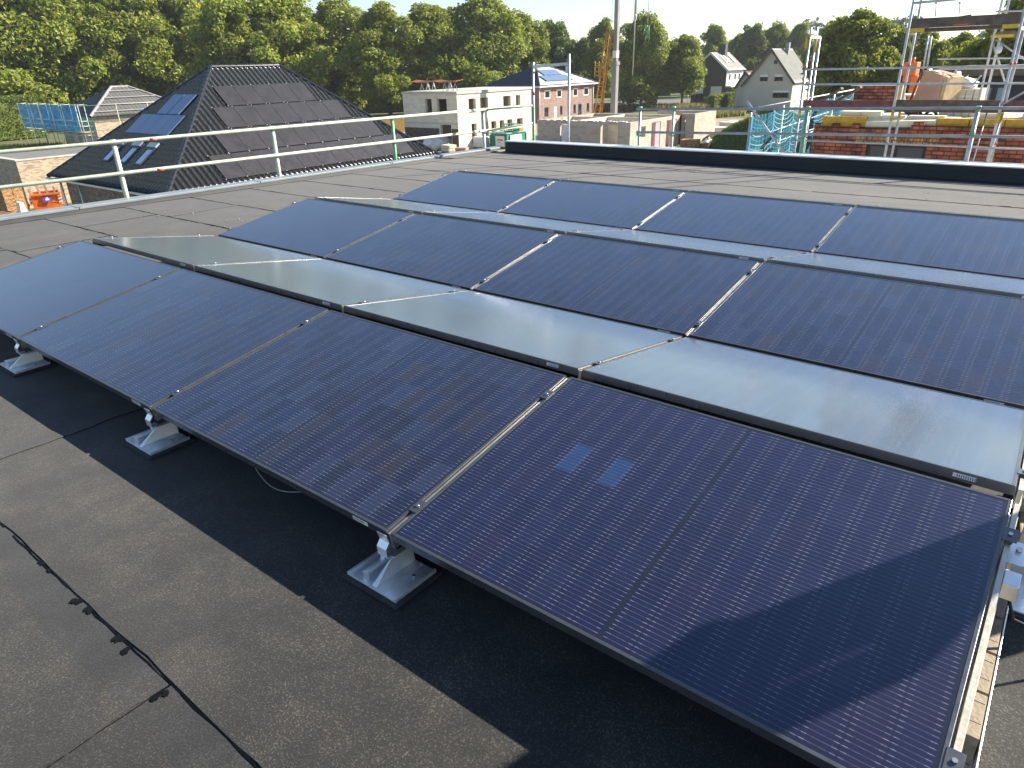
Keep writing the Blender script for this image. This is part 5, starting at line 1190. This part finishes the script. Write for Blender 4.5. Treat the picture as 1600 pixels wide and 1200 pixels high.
for k in range(4): mb.box(x_, x_+1.28, y_-.02, y_+.96, z_+.24*k, z_+.24*k+.06)
mb.build('frame', M['green_tarp'], t_)
mb = MB(); x_ = c.x-.75; mb.box(x_, x_+.75, c.y+2.2, c.y+2.8, G+hh_+.125, G+hh_+.55); tag(mb.build('orange_box', M['orange_ply']), 'small orange box on the right end of the green container', 'box')
def heap(px_, py_s, r, m, label, cat, name, seed=1, n=1):
    c = atz(px_, py_s); mb = MB(); r_ = random.Random(seed)
    for k in range(n): mb.blob((c.x+r_.uniform(-r, r)*.6*(n > 1), c.y+r_.uniform(-r, r)*.6*(n > 1), G+r*.45), (r*r_.uniform(.6, .9), r*r_.uniform(.6, .9), r*r_.uniform(.5, .75)), seed+k, .35)
    return tag(mb.build(name, m), label, cat)
pallet_stack(atz(752, 231), 1.4, 1.1, 1.0, M['bag_white'], 'white wrapped block pallet left of the green container', 'pallets by the white shell', 'block_stack', .3, 'block stack')
pallet_stack(atz(744, 228), 1.0, 1.0, .7, M['pink_foil'], 'pink wrapped pallet before the white shell', 'pallets by the white shell', 'block_stack', .1, 'block stack')
pallet_stack(atz(702, 238), 1.3, 1.0, .6, M['block_white'], 'pale block stack behind the right tip of the bungalow roof', 'pallets by the white shell', 'block_stack', -.2, 'block stack')
pallet_stack(atz(722, 240), 1.1, .9, .45, M['pink_board'], 'low reddish brick stack at the corner of the white shell', 'pallets by the white shell', 'brick_stack', .4)
heap(684, 234, 1.3, M['bag_white'], 'heap of pale sacks beside the tip of the bungalow roof', 'sacks', 'sack_heap', 4, 3)
heap(845, 232, 1.2, M['bag_white'], 'white bag at the left end of the grey block walls', 'bag', 'sack', 6)
# pallets at the right of the block walls
for k, (px_, py_s, w_, hh_, m_, lab, rz) in enumerate([(1077, 244, 1.5, 1.3, 'brick_loose', 'tall orange brick stack right of the block walls', .2), (1092, 242, 1.5, .9, 'brick_loose', 'low orange brick stack beside the tall one', -.2), (1066, 250, 1.3, .7, 'orange_ply', 'red crate stack at the foot of the cream block wall', .1), (1128, 212, 2.2, .8, 'bag_white', 'white wrapped pallet behind the cream wing wall', .3), (1140, 208, 2.2, 1.1, 'block_white', 'block pallet far right of the cream wing wall', -.1), (1125, 222, 2.0, .8, 'pink_foil', 'pink wrapped pallet before the grass mound', .2), (1150, 203, 1.8, .9, 'block_white', 'pale block pallet at the top of the sandy track', .5), (1118, 238, 1.2, .5, 'bag_white', 'low white pallet at the foot of the grass mound', .1)]):
    pallet_stack(atz(px_, py_s), w_, 1.3, hh_, M[m_], lab, 'pallets beside the block walls', 'block_stack' if 'brick' not in lab else 'brick_stack', rz, 'block stack' if 'brick' not in lab else 'brick stack')
heap(1106, 240, 1.1, M['bag_white'], 'crumpled white bags between brick stacks and grass mound', 'bags', 'sack_heap', 8, 3)
heap(1135, 231, 1.0, M['timber'], 'brown rubble heap at the foot of the grass mound', 'rubble', 'rubble_heap', 3, 4)
t_ = thing('trestle_table', atz(886, 243), 'pale trestle table in front of the grey block wall', 'table')
c = atz(886, 243); mb = MB(); mb.box(c.x-1.6, c.x+.9, c.y-.5, c.y+.3, G+.82, G+.88); mb.build('table_top', M['timber_fresh'], t_)
for sx_ in (-1.3, .6):
    mb = MB()
    for yy in (-.4, .2): mb.bar((c.x+sx_-.15, c.y+yy, G), (c.x+sx_, c.y+yy, G+.815), .06, .06, up=(0, 1, 0)); mb.bar((c.x+sx_+.2, c.y+yy, G), (c.x+sx_+.05, c.y+yy, G+.815), .06, .06, up=(0, 1, 0))
    mb.build('trestle', M['timber_fresh'], t_)
# timber fence left of the white shell
a, b = atz(598, 208), atz(637, 205.5)
t_ = thing('fence', (a+b)/2, 'tall yellowish board fence left of the white shell', 'fence')
mb = MB(); d = b-a; d.z = 0; L = d.length; d.normalize(); a0 = a-d*6
n = int((L+10)/.2)
for k in range(n): p = a0+d*(.2*k); mb.obox((p.x, p.y, G+.95), d*.092, Vector((-d.y, d.x, 0))*.015, Zv*(.93+.03*(k % 3)))
mb.build('boards', pm('yellowed_boards', (.40, .25, .07), .8, 0, .3, 4), t_)
# palisade of hedges and garden things across the road
# ================================================================== TREES
def leaf_mat(name, stops):
    t = NT(name); g = t.N('NewGeometry'); r = g.outputs['Random Per Island']
    rnd = t.N('ObjectInfo').outputs['Random']
    c = t.ramp(r, stops)
    big = t.ramp(t.noise(t.obj(), .55, 2), [(.35, .75), (.65, 1.25)])
    c = t.mix(1., c, big, 'MULTIPLY')
    c = t.mix(t.math('MULTIPLY', rnd, .45), c, (.22, .24, .03))
    t.fin(c, .5, 0, .35)
    tr = t.N('BsdfTranslucent'); t.t.links.new(c, tr.inputs[0])
    ms = t.N('MixShader'); ms.inputs[0].default_value = .45
    t.t.links.new(t.b.outputs[0], ms.inputs[1]); t.t.links.new(tr.outputs[0], ms.inputs[2])
    out = [n for n in t.n if n.type == 'OUTPUT_MATERIAL'][0]; t.t.links.new(ms.outputs[0], out.inputs[0])
    return t.m
LEAF = leaf_mat('oak_leaves', [(0, (.12, .19, .024)), (.35, (.22, .29, .034)), (.7, (.33, .37, .05)), (.92, (.41, .40, .06)), (1, (.40, .29, .06))])
LEAF_Y = leaf_mat('lime_leaves', [(0, (.13, .19, .02)), (.5, (.24, .29, .03)), (1, (.36, .36, .05))])
LEAF_D = leaf_mat('dark_leaves', [(0, (.07, .12, .02)), (.5, (.12, .175, .03)), (1, (.19, .23, .04))])
LEAF_F = leaf_mat('far_leaves', [(0, (.035, .062, .030)), (.5, (.050, .078, .034)), (1, (.075, .10, .04))])
BARK = pm('bark', (.075, .058, .042), .95, 0, .4, 3, .5, 12)
def leaf_mesh(blobs, n, size, rg, shell=.55):
    vs, fs = [], []
    tot = sum(b[3]**2 for b in blobs)
    for (bx, by, bz, br, sq) in blobs:
        k = max(4, int(n*br*br/tot))
        for _ in range(k):
            z = rg.uniform(-1, 1); a = rg.uniform(0, 6.2832); r_ = math.sqrt(1-z*z)
            d = Vector((r_*math.cos(a), r_*math.sin(a), z)); q = br*(shell+(1.06-shell)*rg.random()**.5)
            if rg.random() < .12: q *= rg.uniform(1.05, 1.45)
            p = Vector((bx, by, bz))+Vector((d.x*q, d.y*q, d.z*q*sq))
            nrm = (d*.75+Vector((rg.gauss(0, .65), rg.gauss(0, .65), rg.gauss(0, .65)+.2))).normalized()
            t1 = nrm.cross(Vector((rg.gauss(0, 1), rg.gauss(0, 1), rg.gauss(0, 1))))
            if t1.length < 1e-3: continue
            t1.normalize(); t2 = nrm.cross(t1); s = size*rg.uniform(.6, 1.35); w_ = s*rg.uniform(.45, .75); b0 = len(vs)
            dr = nrm*(-s*.25)
            vs += [p-t1*s+dr, p-t2*w_, p+t1*s+dr, p+t2*w_]; fs.append((b0, b0+1, b0+2, b0+3))
    return vs, fs
def crown_blobs(h, r, z0, rg, nb, top_taper=.35, rough=.25):
    """lumps of foliage filling an uneven egg from z0 to h"""
    out = []
    ph = [rg.uniform(0, 6.28) for _ in range(4)]
    for i in range(nb):
        f = (i+.5)/nb; f = f**.9; z = z0+(h-z0)*f
        prof = math.sin(math.pi*(.16+.78*f))**.75*(1-.15*f); prof = max(.12, prof)
        a = i*2.39996+rg.uniform(-.4, .4)
        irr = 1+rough*math.sin(a*2+ph[0]+f*5)+rough*.6*math.sin(a*3+ph[1]-f*7)
        rr = r*prof*irr*(rg.uniform(.50, .98) if rg.random() < .8 else rg.uniform(.0, .5))
        br = r*rg.uniform(.12, .29)*(.75+.4*prof)
        out.append((rr*math.cos(a), rr*math.sin(a), z+rg.uniform(-.4, .4), br, rg.uniform(.6, .95)))
    out.append((0, 0, z0+(h-z0)*.5, r*.42, 1.25)); out.append((0, 0, z0+(h-z0)*.3, r*.38, 1.0)); out.append((r*.1, 0, h-r*.28, r*.24, 1.0))
    return out
def tree_proto(h, r, z0, seed, n, size, nb, leafm, nm='deciduous_tree'):
    rg = random.Random(seed)
    t_ = thing(nm, (0, 0, 0), 'x', 'tree')
    bl = crown_blobs(h, r, z0, rg, nb)
    mb = MB(); tr = .035*h*.45
    pts = [(rg.gauss(0, .02)*h*k/6, rg.gauss(0, .02)*h*k/6, (h*.86)*k/6-.1) for k in range(7)]
    mb.path(pts, [tr*(1.3 if k == 0 else 1-.14*k) for k in range(7)], 9)
    for (bx, by, bz, br, sq) in rg.sample(bl[:-3], min(18, len(bl)-3)):
        z_ = max(z0*.75, bz-math.hypot(bx, by)*.75); z_ = min(z_, h*.8); k = z_/(h*.86)*6; i = min(5, int(k)); p0 = Vector(pts[i]).lerp(Vector(pts[i+1]), k-i)
        m = p0.lerp(Vector((bx, by, bz)), .55)+Vector((0, 0, br*.2)); mb.path([p0, m, (bx, by, bz)], [tr*.36, tr*.22, tr*.08], 6)
    mb.build('trunk', BARK, t_)
    vs, fs = leaf_mesh(bl, n, size, rg)
    me = MB(); me.v = [tuple(v) for v in vs]; me.f = [list(f) for f in fs]; me.m = [0]*len(fs); me.sm = [False]*len(fs)
    me = fast_mesh('crown', vs, fs, leafm, t_)
    return t_
def fast_mesh(name, vs, fs, m, parent):
    me = bpy.data.meshes.new(name); me.from_pydata(vs, [], fs); me.materials.append(m); me.update()
    o = bpy.data.objects.new(name, me); COL.objects.link(o)
    if parent: o.parent = parent
    return o
PROT = {}
PROT['oakA'] = tree_proto(19, 6.4, 2.2, 11, 34000, .27, 140, LEAF)
PROT['oakB'] = tree_proto(19, 5.8, 2.8, 23, 34000, .27, 130, LEAF)
PROT['oakC'] = tree_proto(18, 6.8, 1.6, 37, 34000, .28, 150, LEAF)
PROT['limeA'] = tree_proto(13, 4.4, 3.0, 5, 17000, .24, 85, LEAF_Y)
PROT['limeB'] = tree_proto(12, 3.9, 3.2, 9, 17000, .22, 80, LEAF_Y)
PROT['darkA'] = tree_proto(15, 5.2, 1.5, 3, 16000, .30, 95, LEAF_D)

PROT['bushA'] = tree_proto(3.0, 1.6, .3, 8, 5000, .10, 26, LEAF_D, 'garden_shrub')
for p in PROT.values(): p['_proto'] = 1
usedp = set()
def tree(kind, px_, D, hpx, ybase=None, rz=0., wide=1., label='', group=None, cat=None, h=None):
    """tree at horizontal distance D in the direction of picture column px_, crown top at picture row hpx"""
    q = ray(px_, 120); q /= math.hypot(q.x, q.y); c = CAM+q*D; c.z = G
    q2 = ray(px_, hpx); q2 /= math.hypot(q2.x, q2.y); top = CAM.z+q2.z*D
    base_h = {'oakA': 19, 'oakB': 19, 'oakC': 18, 'limeA': 13, 'limeB': 12, 'darkA': 15, 'bushA': 3.}[kind]
    s = (h or (top-G))/base_h
    pr = PROT[kind]
    if kind in usedp: o = dup(pr)
    else: o = pr; usedp.add(kind)
    o.location = c; o.rotation_euler = (0, 0, rz); o.scale = (s*wide, s*wide, s)
    o['label'] = label; o['category'] = cat or 'tree'
    if group: o['group'] = group
    return o
grp = 'tall trees in the row behind the bungalow'
row = [(-70, 156, -45, 'oakA', 'cropped by the left picture edge behind the scaffolded house'), (28, 158, -40, 'oakC', 'behind the blue netted scaffold'), (118, 160, -28, 'oakB', 'behind the hip roof of the scaffolded house'), (205, 163, -34, 'oakA', 'behind the gap between scaffolded house and bungalow'),
       (292, 166, -22, 'oakC', 'behind the left slope of the bungalow roof'), (375, 140, -12, 'oakB', 'right behind the bungalow ridge'), (452, 143, -16, 'oakA', 'just left of the dip of sky over the bungalow'), (536, 147, 8, 'oakC', 'above the right slope of the bungalow roof'), (605, 133, 14, 'oakB', 'above the yellowish board fence'), (672, 136, 12, 'oakA', 'above the orange formwork boards'), (752, 139, 4, 'oakC', 'right end of the tall row, behind the white shell'), (812, 145, 26, 'oakB', 'yellow green one directly above the brick house roof')]
for k, (px_, D, yt, kind, txt) in enumerate(row):
    tree(kind, px_, D, yt, rz=k*1.37, wide=1.22, label='tall green tree in the row, '+txt, group=grp)
for k, (px_, D, yt, kind, txt, wd_) in enumerate([
    (868, 150, 40, 'darkA', 'dark round tree right of the tall tree row', 1.0), (905, 165, 66, 'darkA', 'low dark tree behind the right end of the brick house', 1.2),
    (942, 150, 36, 'oakB', 'slim tree left behind the crane mast', .8), (1003, 138, 30, 'oakC', 'broad tree carrying the green sling before it, right of the crane mast', .92), (975, 160, 72, 'darkA', 'dark low tree directly behind the crane mast', 1.0),
    (1068, 140, 58, 'limeA', 'bright round street tree left of the dark brick house', 1.15), (1112, 185, 42, 'oakA', 'tree top behind the roof of the dark brick house', .8), (1168, 190, 44, 'darkA', 'dark tree between dark brick house and steep gable house', .85), (1148, 200, 58, 'oakB', 'tree behind the chimney of the dark brick house', .8),
    (1205, 195, 42, 'oakC', 'tree above the peak of the steep gable house', .8), (1243, 190, 40, 'oakA', 'tree above the pale roof of the steep gable house', .8), (1290, 175, 44, 'darkA', 'tree behind the tall scaffold end frame', .9),
    (1326, 74, 24, 'limeA', 'large bright tree standing behind the blue net', 1.05), (1384, 82, 56, 'darkA', 'dark bushy tree left of the big scaffold post', .8), (1442, 72, 62, 'limeB', 'bright tree behind the leaning pinkish boards', .9), (1490, 76, 58, 'limeA', 'bright tree above the white blocks under the timber deck', .8), (1530, 92, 66, 'darkA', 'dark tree behind the slate house', 1.1), (1572, 52, 4, 'limeB', 'tree rising past the top timber deck at the right edge', .75), (1640, 58, -6, 'limeA', 'tree cropped by the right picture edge', .9), (1600, 90, 50, 'darkA', 'dark tree behind the slate house at the right edge', 1.1)]):
    tree(kind, px_, D, yt, rz=k*2.1+.5, wide=wd_, label=txt)
# far woods
def wood(name, pts, dep, seed, label_, n, m, size):
    rg = random.Random(seed); bl = []
    for i in range(len(pts)-1):
        a, b = Vector(pts[i][0]), Vector(pts[i+1][0]); ha, hb = pts[i][1], pts[i+1][1]; L = (b-a).length; k = max(2, int(L/5.))
        for j in range(k):
            f_ = j/k; h = (ha+(hb-ha)*f_)*rg.uniform(.86, 1.06); p = a.lerp(b, f_)
            for e in range(4):
                r_ = h*rg.uniform(.16, .30); bl.append((p.x+rg.uniform(-3, 3), p.y+rg.uniform(0, dep), p.z+(h-r_*.8)*(1, .78, .5, .25)[e], r_, .8))
    vs, fs = leaf_mesh(bl, n, size, rg, .7)
    o = fast_mesh(name, vs, fs, m, None); o['kind'] = 'stuff'; o['label'] = label_; return o
def hp(px_, D): q = ray(px_, 100); q /= math.hypot(q.x, q.y); c = CAM+q*D; return (c.x, c.y, G)
def hh(px_, y_, D): q = ray(px_, y_); q /= math.hypot(q.x, q.y); return CAM.z+q.z*D-G
P_ = [(1150, 70), (1200, 58), (1235, 44), (1262, 34), (1290, 38), (1330, 52), (1362, 30), (1385, 26), (1408, 40), (1440, 62), (1480, 60), (1512, 50), (1545, 58), (1600, 55), (1700, 50), (1800, 55)]
wood('far_wood', [(hp(a, 330), hh(a, b, 330)) for a, b in P_], 30, 4, 'hazy wooded ridge far behind the houses and scaffolds', 26000, LEAF_F, .85)
P_ = [(-200, 120), (100, 112), (560, 102), (700, 96), (860, 70), (930, 62), (1000, 66), (1100, 64), (1180, 58), (1300, 60), (1400, 66), (1600, 72), (1800, 70)]
wood('wood_belt', [(hp(a, 215), hh(a, b, 215)) for a, b in P_], 16, 9, 'belt of trees closing the horizon behind the village', 42000, LEAF, .5)
# hedges and shrubs across the road
def hedge(name, a, b, wd_, ht, m, label_, seed):
    rg = random.Random(seed); a, b = Vector(a), Vector(b); d = b-a; L = d.length; d.normalize(); s = Vector((-d.y, d.x, 0))
    vs, fs = [], []
    t_ = thing(name, (a+b)/2, label_, 'hedge'); off = (a+b)/2
    for _ in range(int(L*ht*170)):
        u, v, w_ = rg.uniform(0, L), rg.uniform(-1, 1), rg.uniform(0, 1)
        k = rg.randrange(3)
        if k == 0: v = rg.choice((-1, 1))*rg.uniform(.85, 1.08)
        elif k == 1: w_ = rg.uniform(.9, 1.04)
        p = a+d*u+s*v*wd_/2+Zv*w_*ht-off
        nrm = Vector((rg.gauss(0, 1), rg.gauss(0, 1), rg.gauss(0, 1)+.4)).normalized(); t1 = nrm.orthogonal().normalized(); t2 = nrm.cross(t1); q = .13*rg.uniform(.6, 1.3); b0 = len(vs)
        vs += [p-t1*q, p-t2*q*.7, p+t1*q, p+t2*q*.7]; fs.append((b0, b0+1, b0+2, b0+3))
    fast_mesh('foliage', vs, fs, m, t_); 
    mb = MB(); mb.bar(a+Zv*ht*.45, b+Zv*ht*.45, wd_*.8, ht*.85); mb.build('branches', LEAF_D, t_)
hedge('hedge', atz(1110, 170), atz(1130, 168), 1.6, 2.2, LEAF_Y, 'bright clipped hedge below the dark brick house', 1)
hedge('hedge', atz(1131, 168.5), atz(1152, 166.5), 1.8, 2.4, LEAF_D, 'dark hedge beside the steep gable house', 2)
hedge('hedge', atz(700, 168), atz(830, 162), 2, 1.8, LEAF_D, 'long dark hedge beyond the road behind the brick house', 3)
hedge('hedge', atz(850, 156), atz(1046, 150), 2, 3.6, LEAF_D, 'long dark hedge beyond the road right of the crane', 4)
for px_, yb, hpx, wd_, txt in ((1178, 171, 140, 1.3, 'round clipped shrub before the steep gable house'), (1236, 168, 128, 1.3, 'dark shrub at the right corner of the steep gable house'), (1105, 169, 154, 1.2, 'small shrub left of the clipped hedge'), (1262, 168, 140, 1.2, 'shrub right of the steep gable house'), (1150, 158, 142, 1.0, 'small shrub beside the annex')):
    b = atz(px_, yb); D = math.hypot(b.x-CAM.x, b.y-CAM.y); tree('bushA', px_, min(D, 150), hpx, rz=px_, wide=wd_, label=txt, cat='shrub')
hedge('undergrowth_hedge', hp(-90, 124), hp(34, 128), 4, 5.5, LEAF_D, 'dark bushes left of the blue netted scaffold at the picture edge', 7)
hedge('undergrowth_hedge', hp(-60, 160), hp(300, 150), 3, 3.2, LEAF_D, 'dark undergrowth at the foot of the tall trees at the left', 5)
hedge('undergrowth_hedge', hp(300, 150), hp(660, 150), 3, 3.0, LEAF_D, 'dark undergrowth below the tall trees behind the bungalow', 6)
# grass mound
rg = random.Random(17); c0 = atz(1212, 243); mx, my = c0.x, c0.y
mh = 3.3; rx_, ry_ = 8.5, 6.0
dirr = Vector((RX.x, RX.y, 0)).normalized(); dirf = Vector((-dirr.y, dirr.x, 0))
t_h = lambda u, v: mh*math.exp(-((u/5.6)**2+(v/4.2)**2)*1.1)*(1+.14*math.sin(u*1.3+1)*math.sin(v*1.1))+.35*math.exp(-((u+3)/2.2)**2-(v/2.4)**2)
mb = MB(); n = 36; vs = []
cM = atz(1210, 236)
for i in range(n+1):
    for j in range(n+1):
        u, v = (i/n*2-1)*rx_, (j/n*2-1)*ry_; p = cM+dirr*u+dirf*v; vs.append((p.x, p.y, G-.05+t_h(u, v)))
mb.add(vs, [(i*(n+1)+j, (i+1)*(n+1)+j, (i+1)*(n+1)+j+1, i*(n+1)+j+1) for i in range(n) for j in range(n)], 0, True)
gm = pm('mound_soil', (.07, .10, .025), .95, 0, .3, 2)
struct(mb.build('mound', gm))
def grass(name, gen, n, hgt, m, seed, label_):
    rg = random.Random(seed); vs, fs = [], []
    for _ in range(n):
        p = gen(rg)
        if p is None: continue
        h = hgt*rg.uniform(.5, 1.3); a = rg.uniform(0, 6.28); w_ = h*.16; lean = Vector((rg.gauss(0, .3), rg.gauss(0, .3), 0))*h; e = Vector((math.cos(a), math.sin(a), 0))*w_; b0 = len(vs)
        vs += [p-e, p+e, p+Zv*h+lean]; fs.append((b0, b0+1, b0+2))
    o = fast_mesh(name, vs, fs, m, None); o['kind'] = 'stuff'; o['label'] = label_; return o
def gen_m(rg):
    u, v = rg.uniform(-1, 1)*rx_, rg.uniform(-1, 1)*ry_; h = t_h(u, v)
    if h < .12: return None
    p = cM+dirr*u+dirf*v; return Vector((p.x, p.y, G-.06+h))
G_GREEN = leaf_mat('mound_grass', [(0, (.06, .13, .018)), (.5, (.10, .19, .025)), (1, (.17, .24, .04))])
G_DRY = leaf_mat('dry_grass', [(0, (.12, .12, .03)), (.5, (.22, .19, .06)), (1, (.34, .27, .10))])
grass('grass', gen_m, 30000, .26, G_GREEN, 5, 'dense green grass covering the mound behind the blue net')
def band(x0_, y0_, x1_, y1_, dep):
    a, b = atz(x0_, y0_), atz(x1_, y1_)
    def g(rg):
        p = a.lerp(b, rg.random())+(Vector((CAM.x, CAM.y, G))-a).normalized()*rg.uniform(-dep, 0); p.z = G; return p
    return g
grass('tall_dry_grass', band(835, 176, 1110, 172.5, 7), 9000, .9, G_DRY, 6, 'tall yellow dry grass along the near side of the road')
grass('tall_dry_grass', band(1100, 186, 1165, 181, 10), 3000, .8, G_DRY, 7, 'yellow dry grass beside the sandy track')
grass('tall_dry_grass', band(-60, 247, 110, 238, 7), 5000, .7, G_DRY, 8, 'yellow dry grass strip below the blue netted scaffold')
for p in PROT.values():
    if '_proto' in p: del p['_proto']
# street things
c = atz(1074, 166); mb = MB()
t_ = thing('street_sign', c, 'small white sign on a post beside the lawn', 'sign'); mb = MB(); mb.tube(c, c+Zv*2.6, .05, n=6); mb.build('post', M['steel'], t_); mb = MB(); mb.box(c.x-.35, c.x+.35, c.y-.05, c.y-.02, c.z+2.2, c.z+2.7); mb.build('sign_plate', M['white_paint'], t_)
c = atz(1012, 160); t_ = thing('round_mirror', c, 'small round white sign disc on a low post beside the road', 'sign'); mb = MB(); mb.tube(c, c+Zv*1.0, .06, n=6); mb.build('post', M['steel'], t_); mb = MB(); mb.tube(c+Zv*1.2-Y*.05, c+Zv*1.2, .42, n=16); mb.build('disc', M['white_paint'], t_)

# thin summer haze over the whole place
mb = MB(); mb.box(-1610, 910, -610, 1810, G-1, 24)
hm = bpy.data.materials.new('haze_air'); hm.use_nodes = True; hn = hm.node_tree.nodes
hn.remove(hn['Principled BSDF']); pv_ = hn.new('ShaderNodeVolumePrincipled'); pv_.inputs['Color'].default_value = (.86, .91, 1, 1); pv_.inputs['Density'].default_value = .00022; pv_.inputs['Anisotropy'].default_value = .3
hm.node_tree.links.new(pv_.outputs[0], [n for n in hn if n.type == 'OUTPUT_MATERIAL'][0].inputs['Volume'])
o = mb.build('haze', hm); o['kind'] = 'stuff'; o['label'] = 'thin pale summer haze lying over the whole building site'
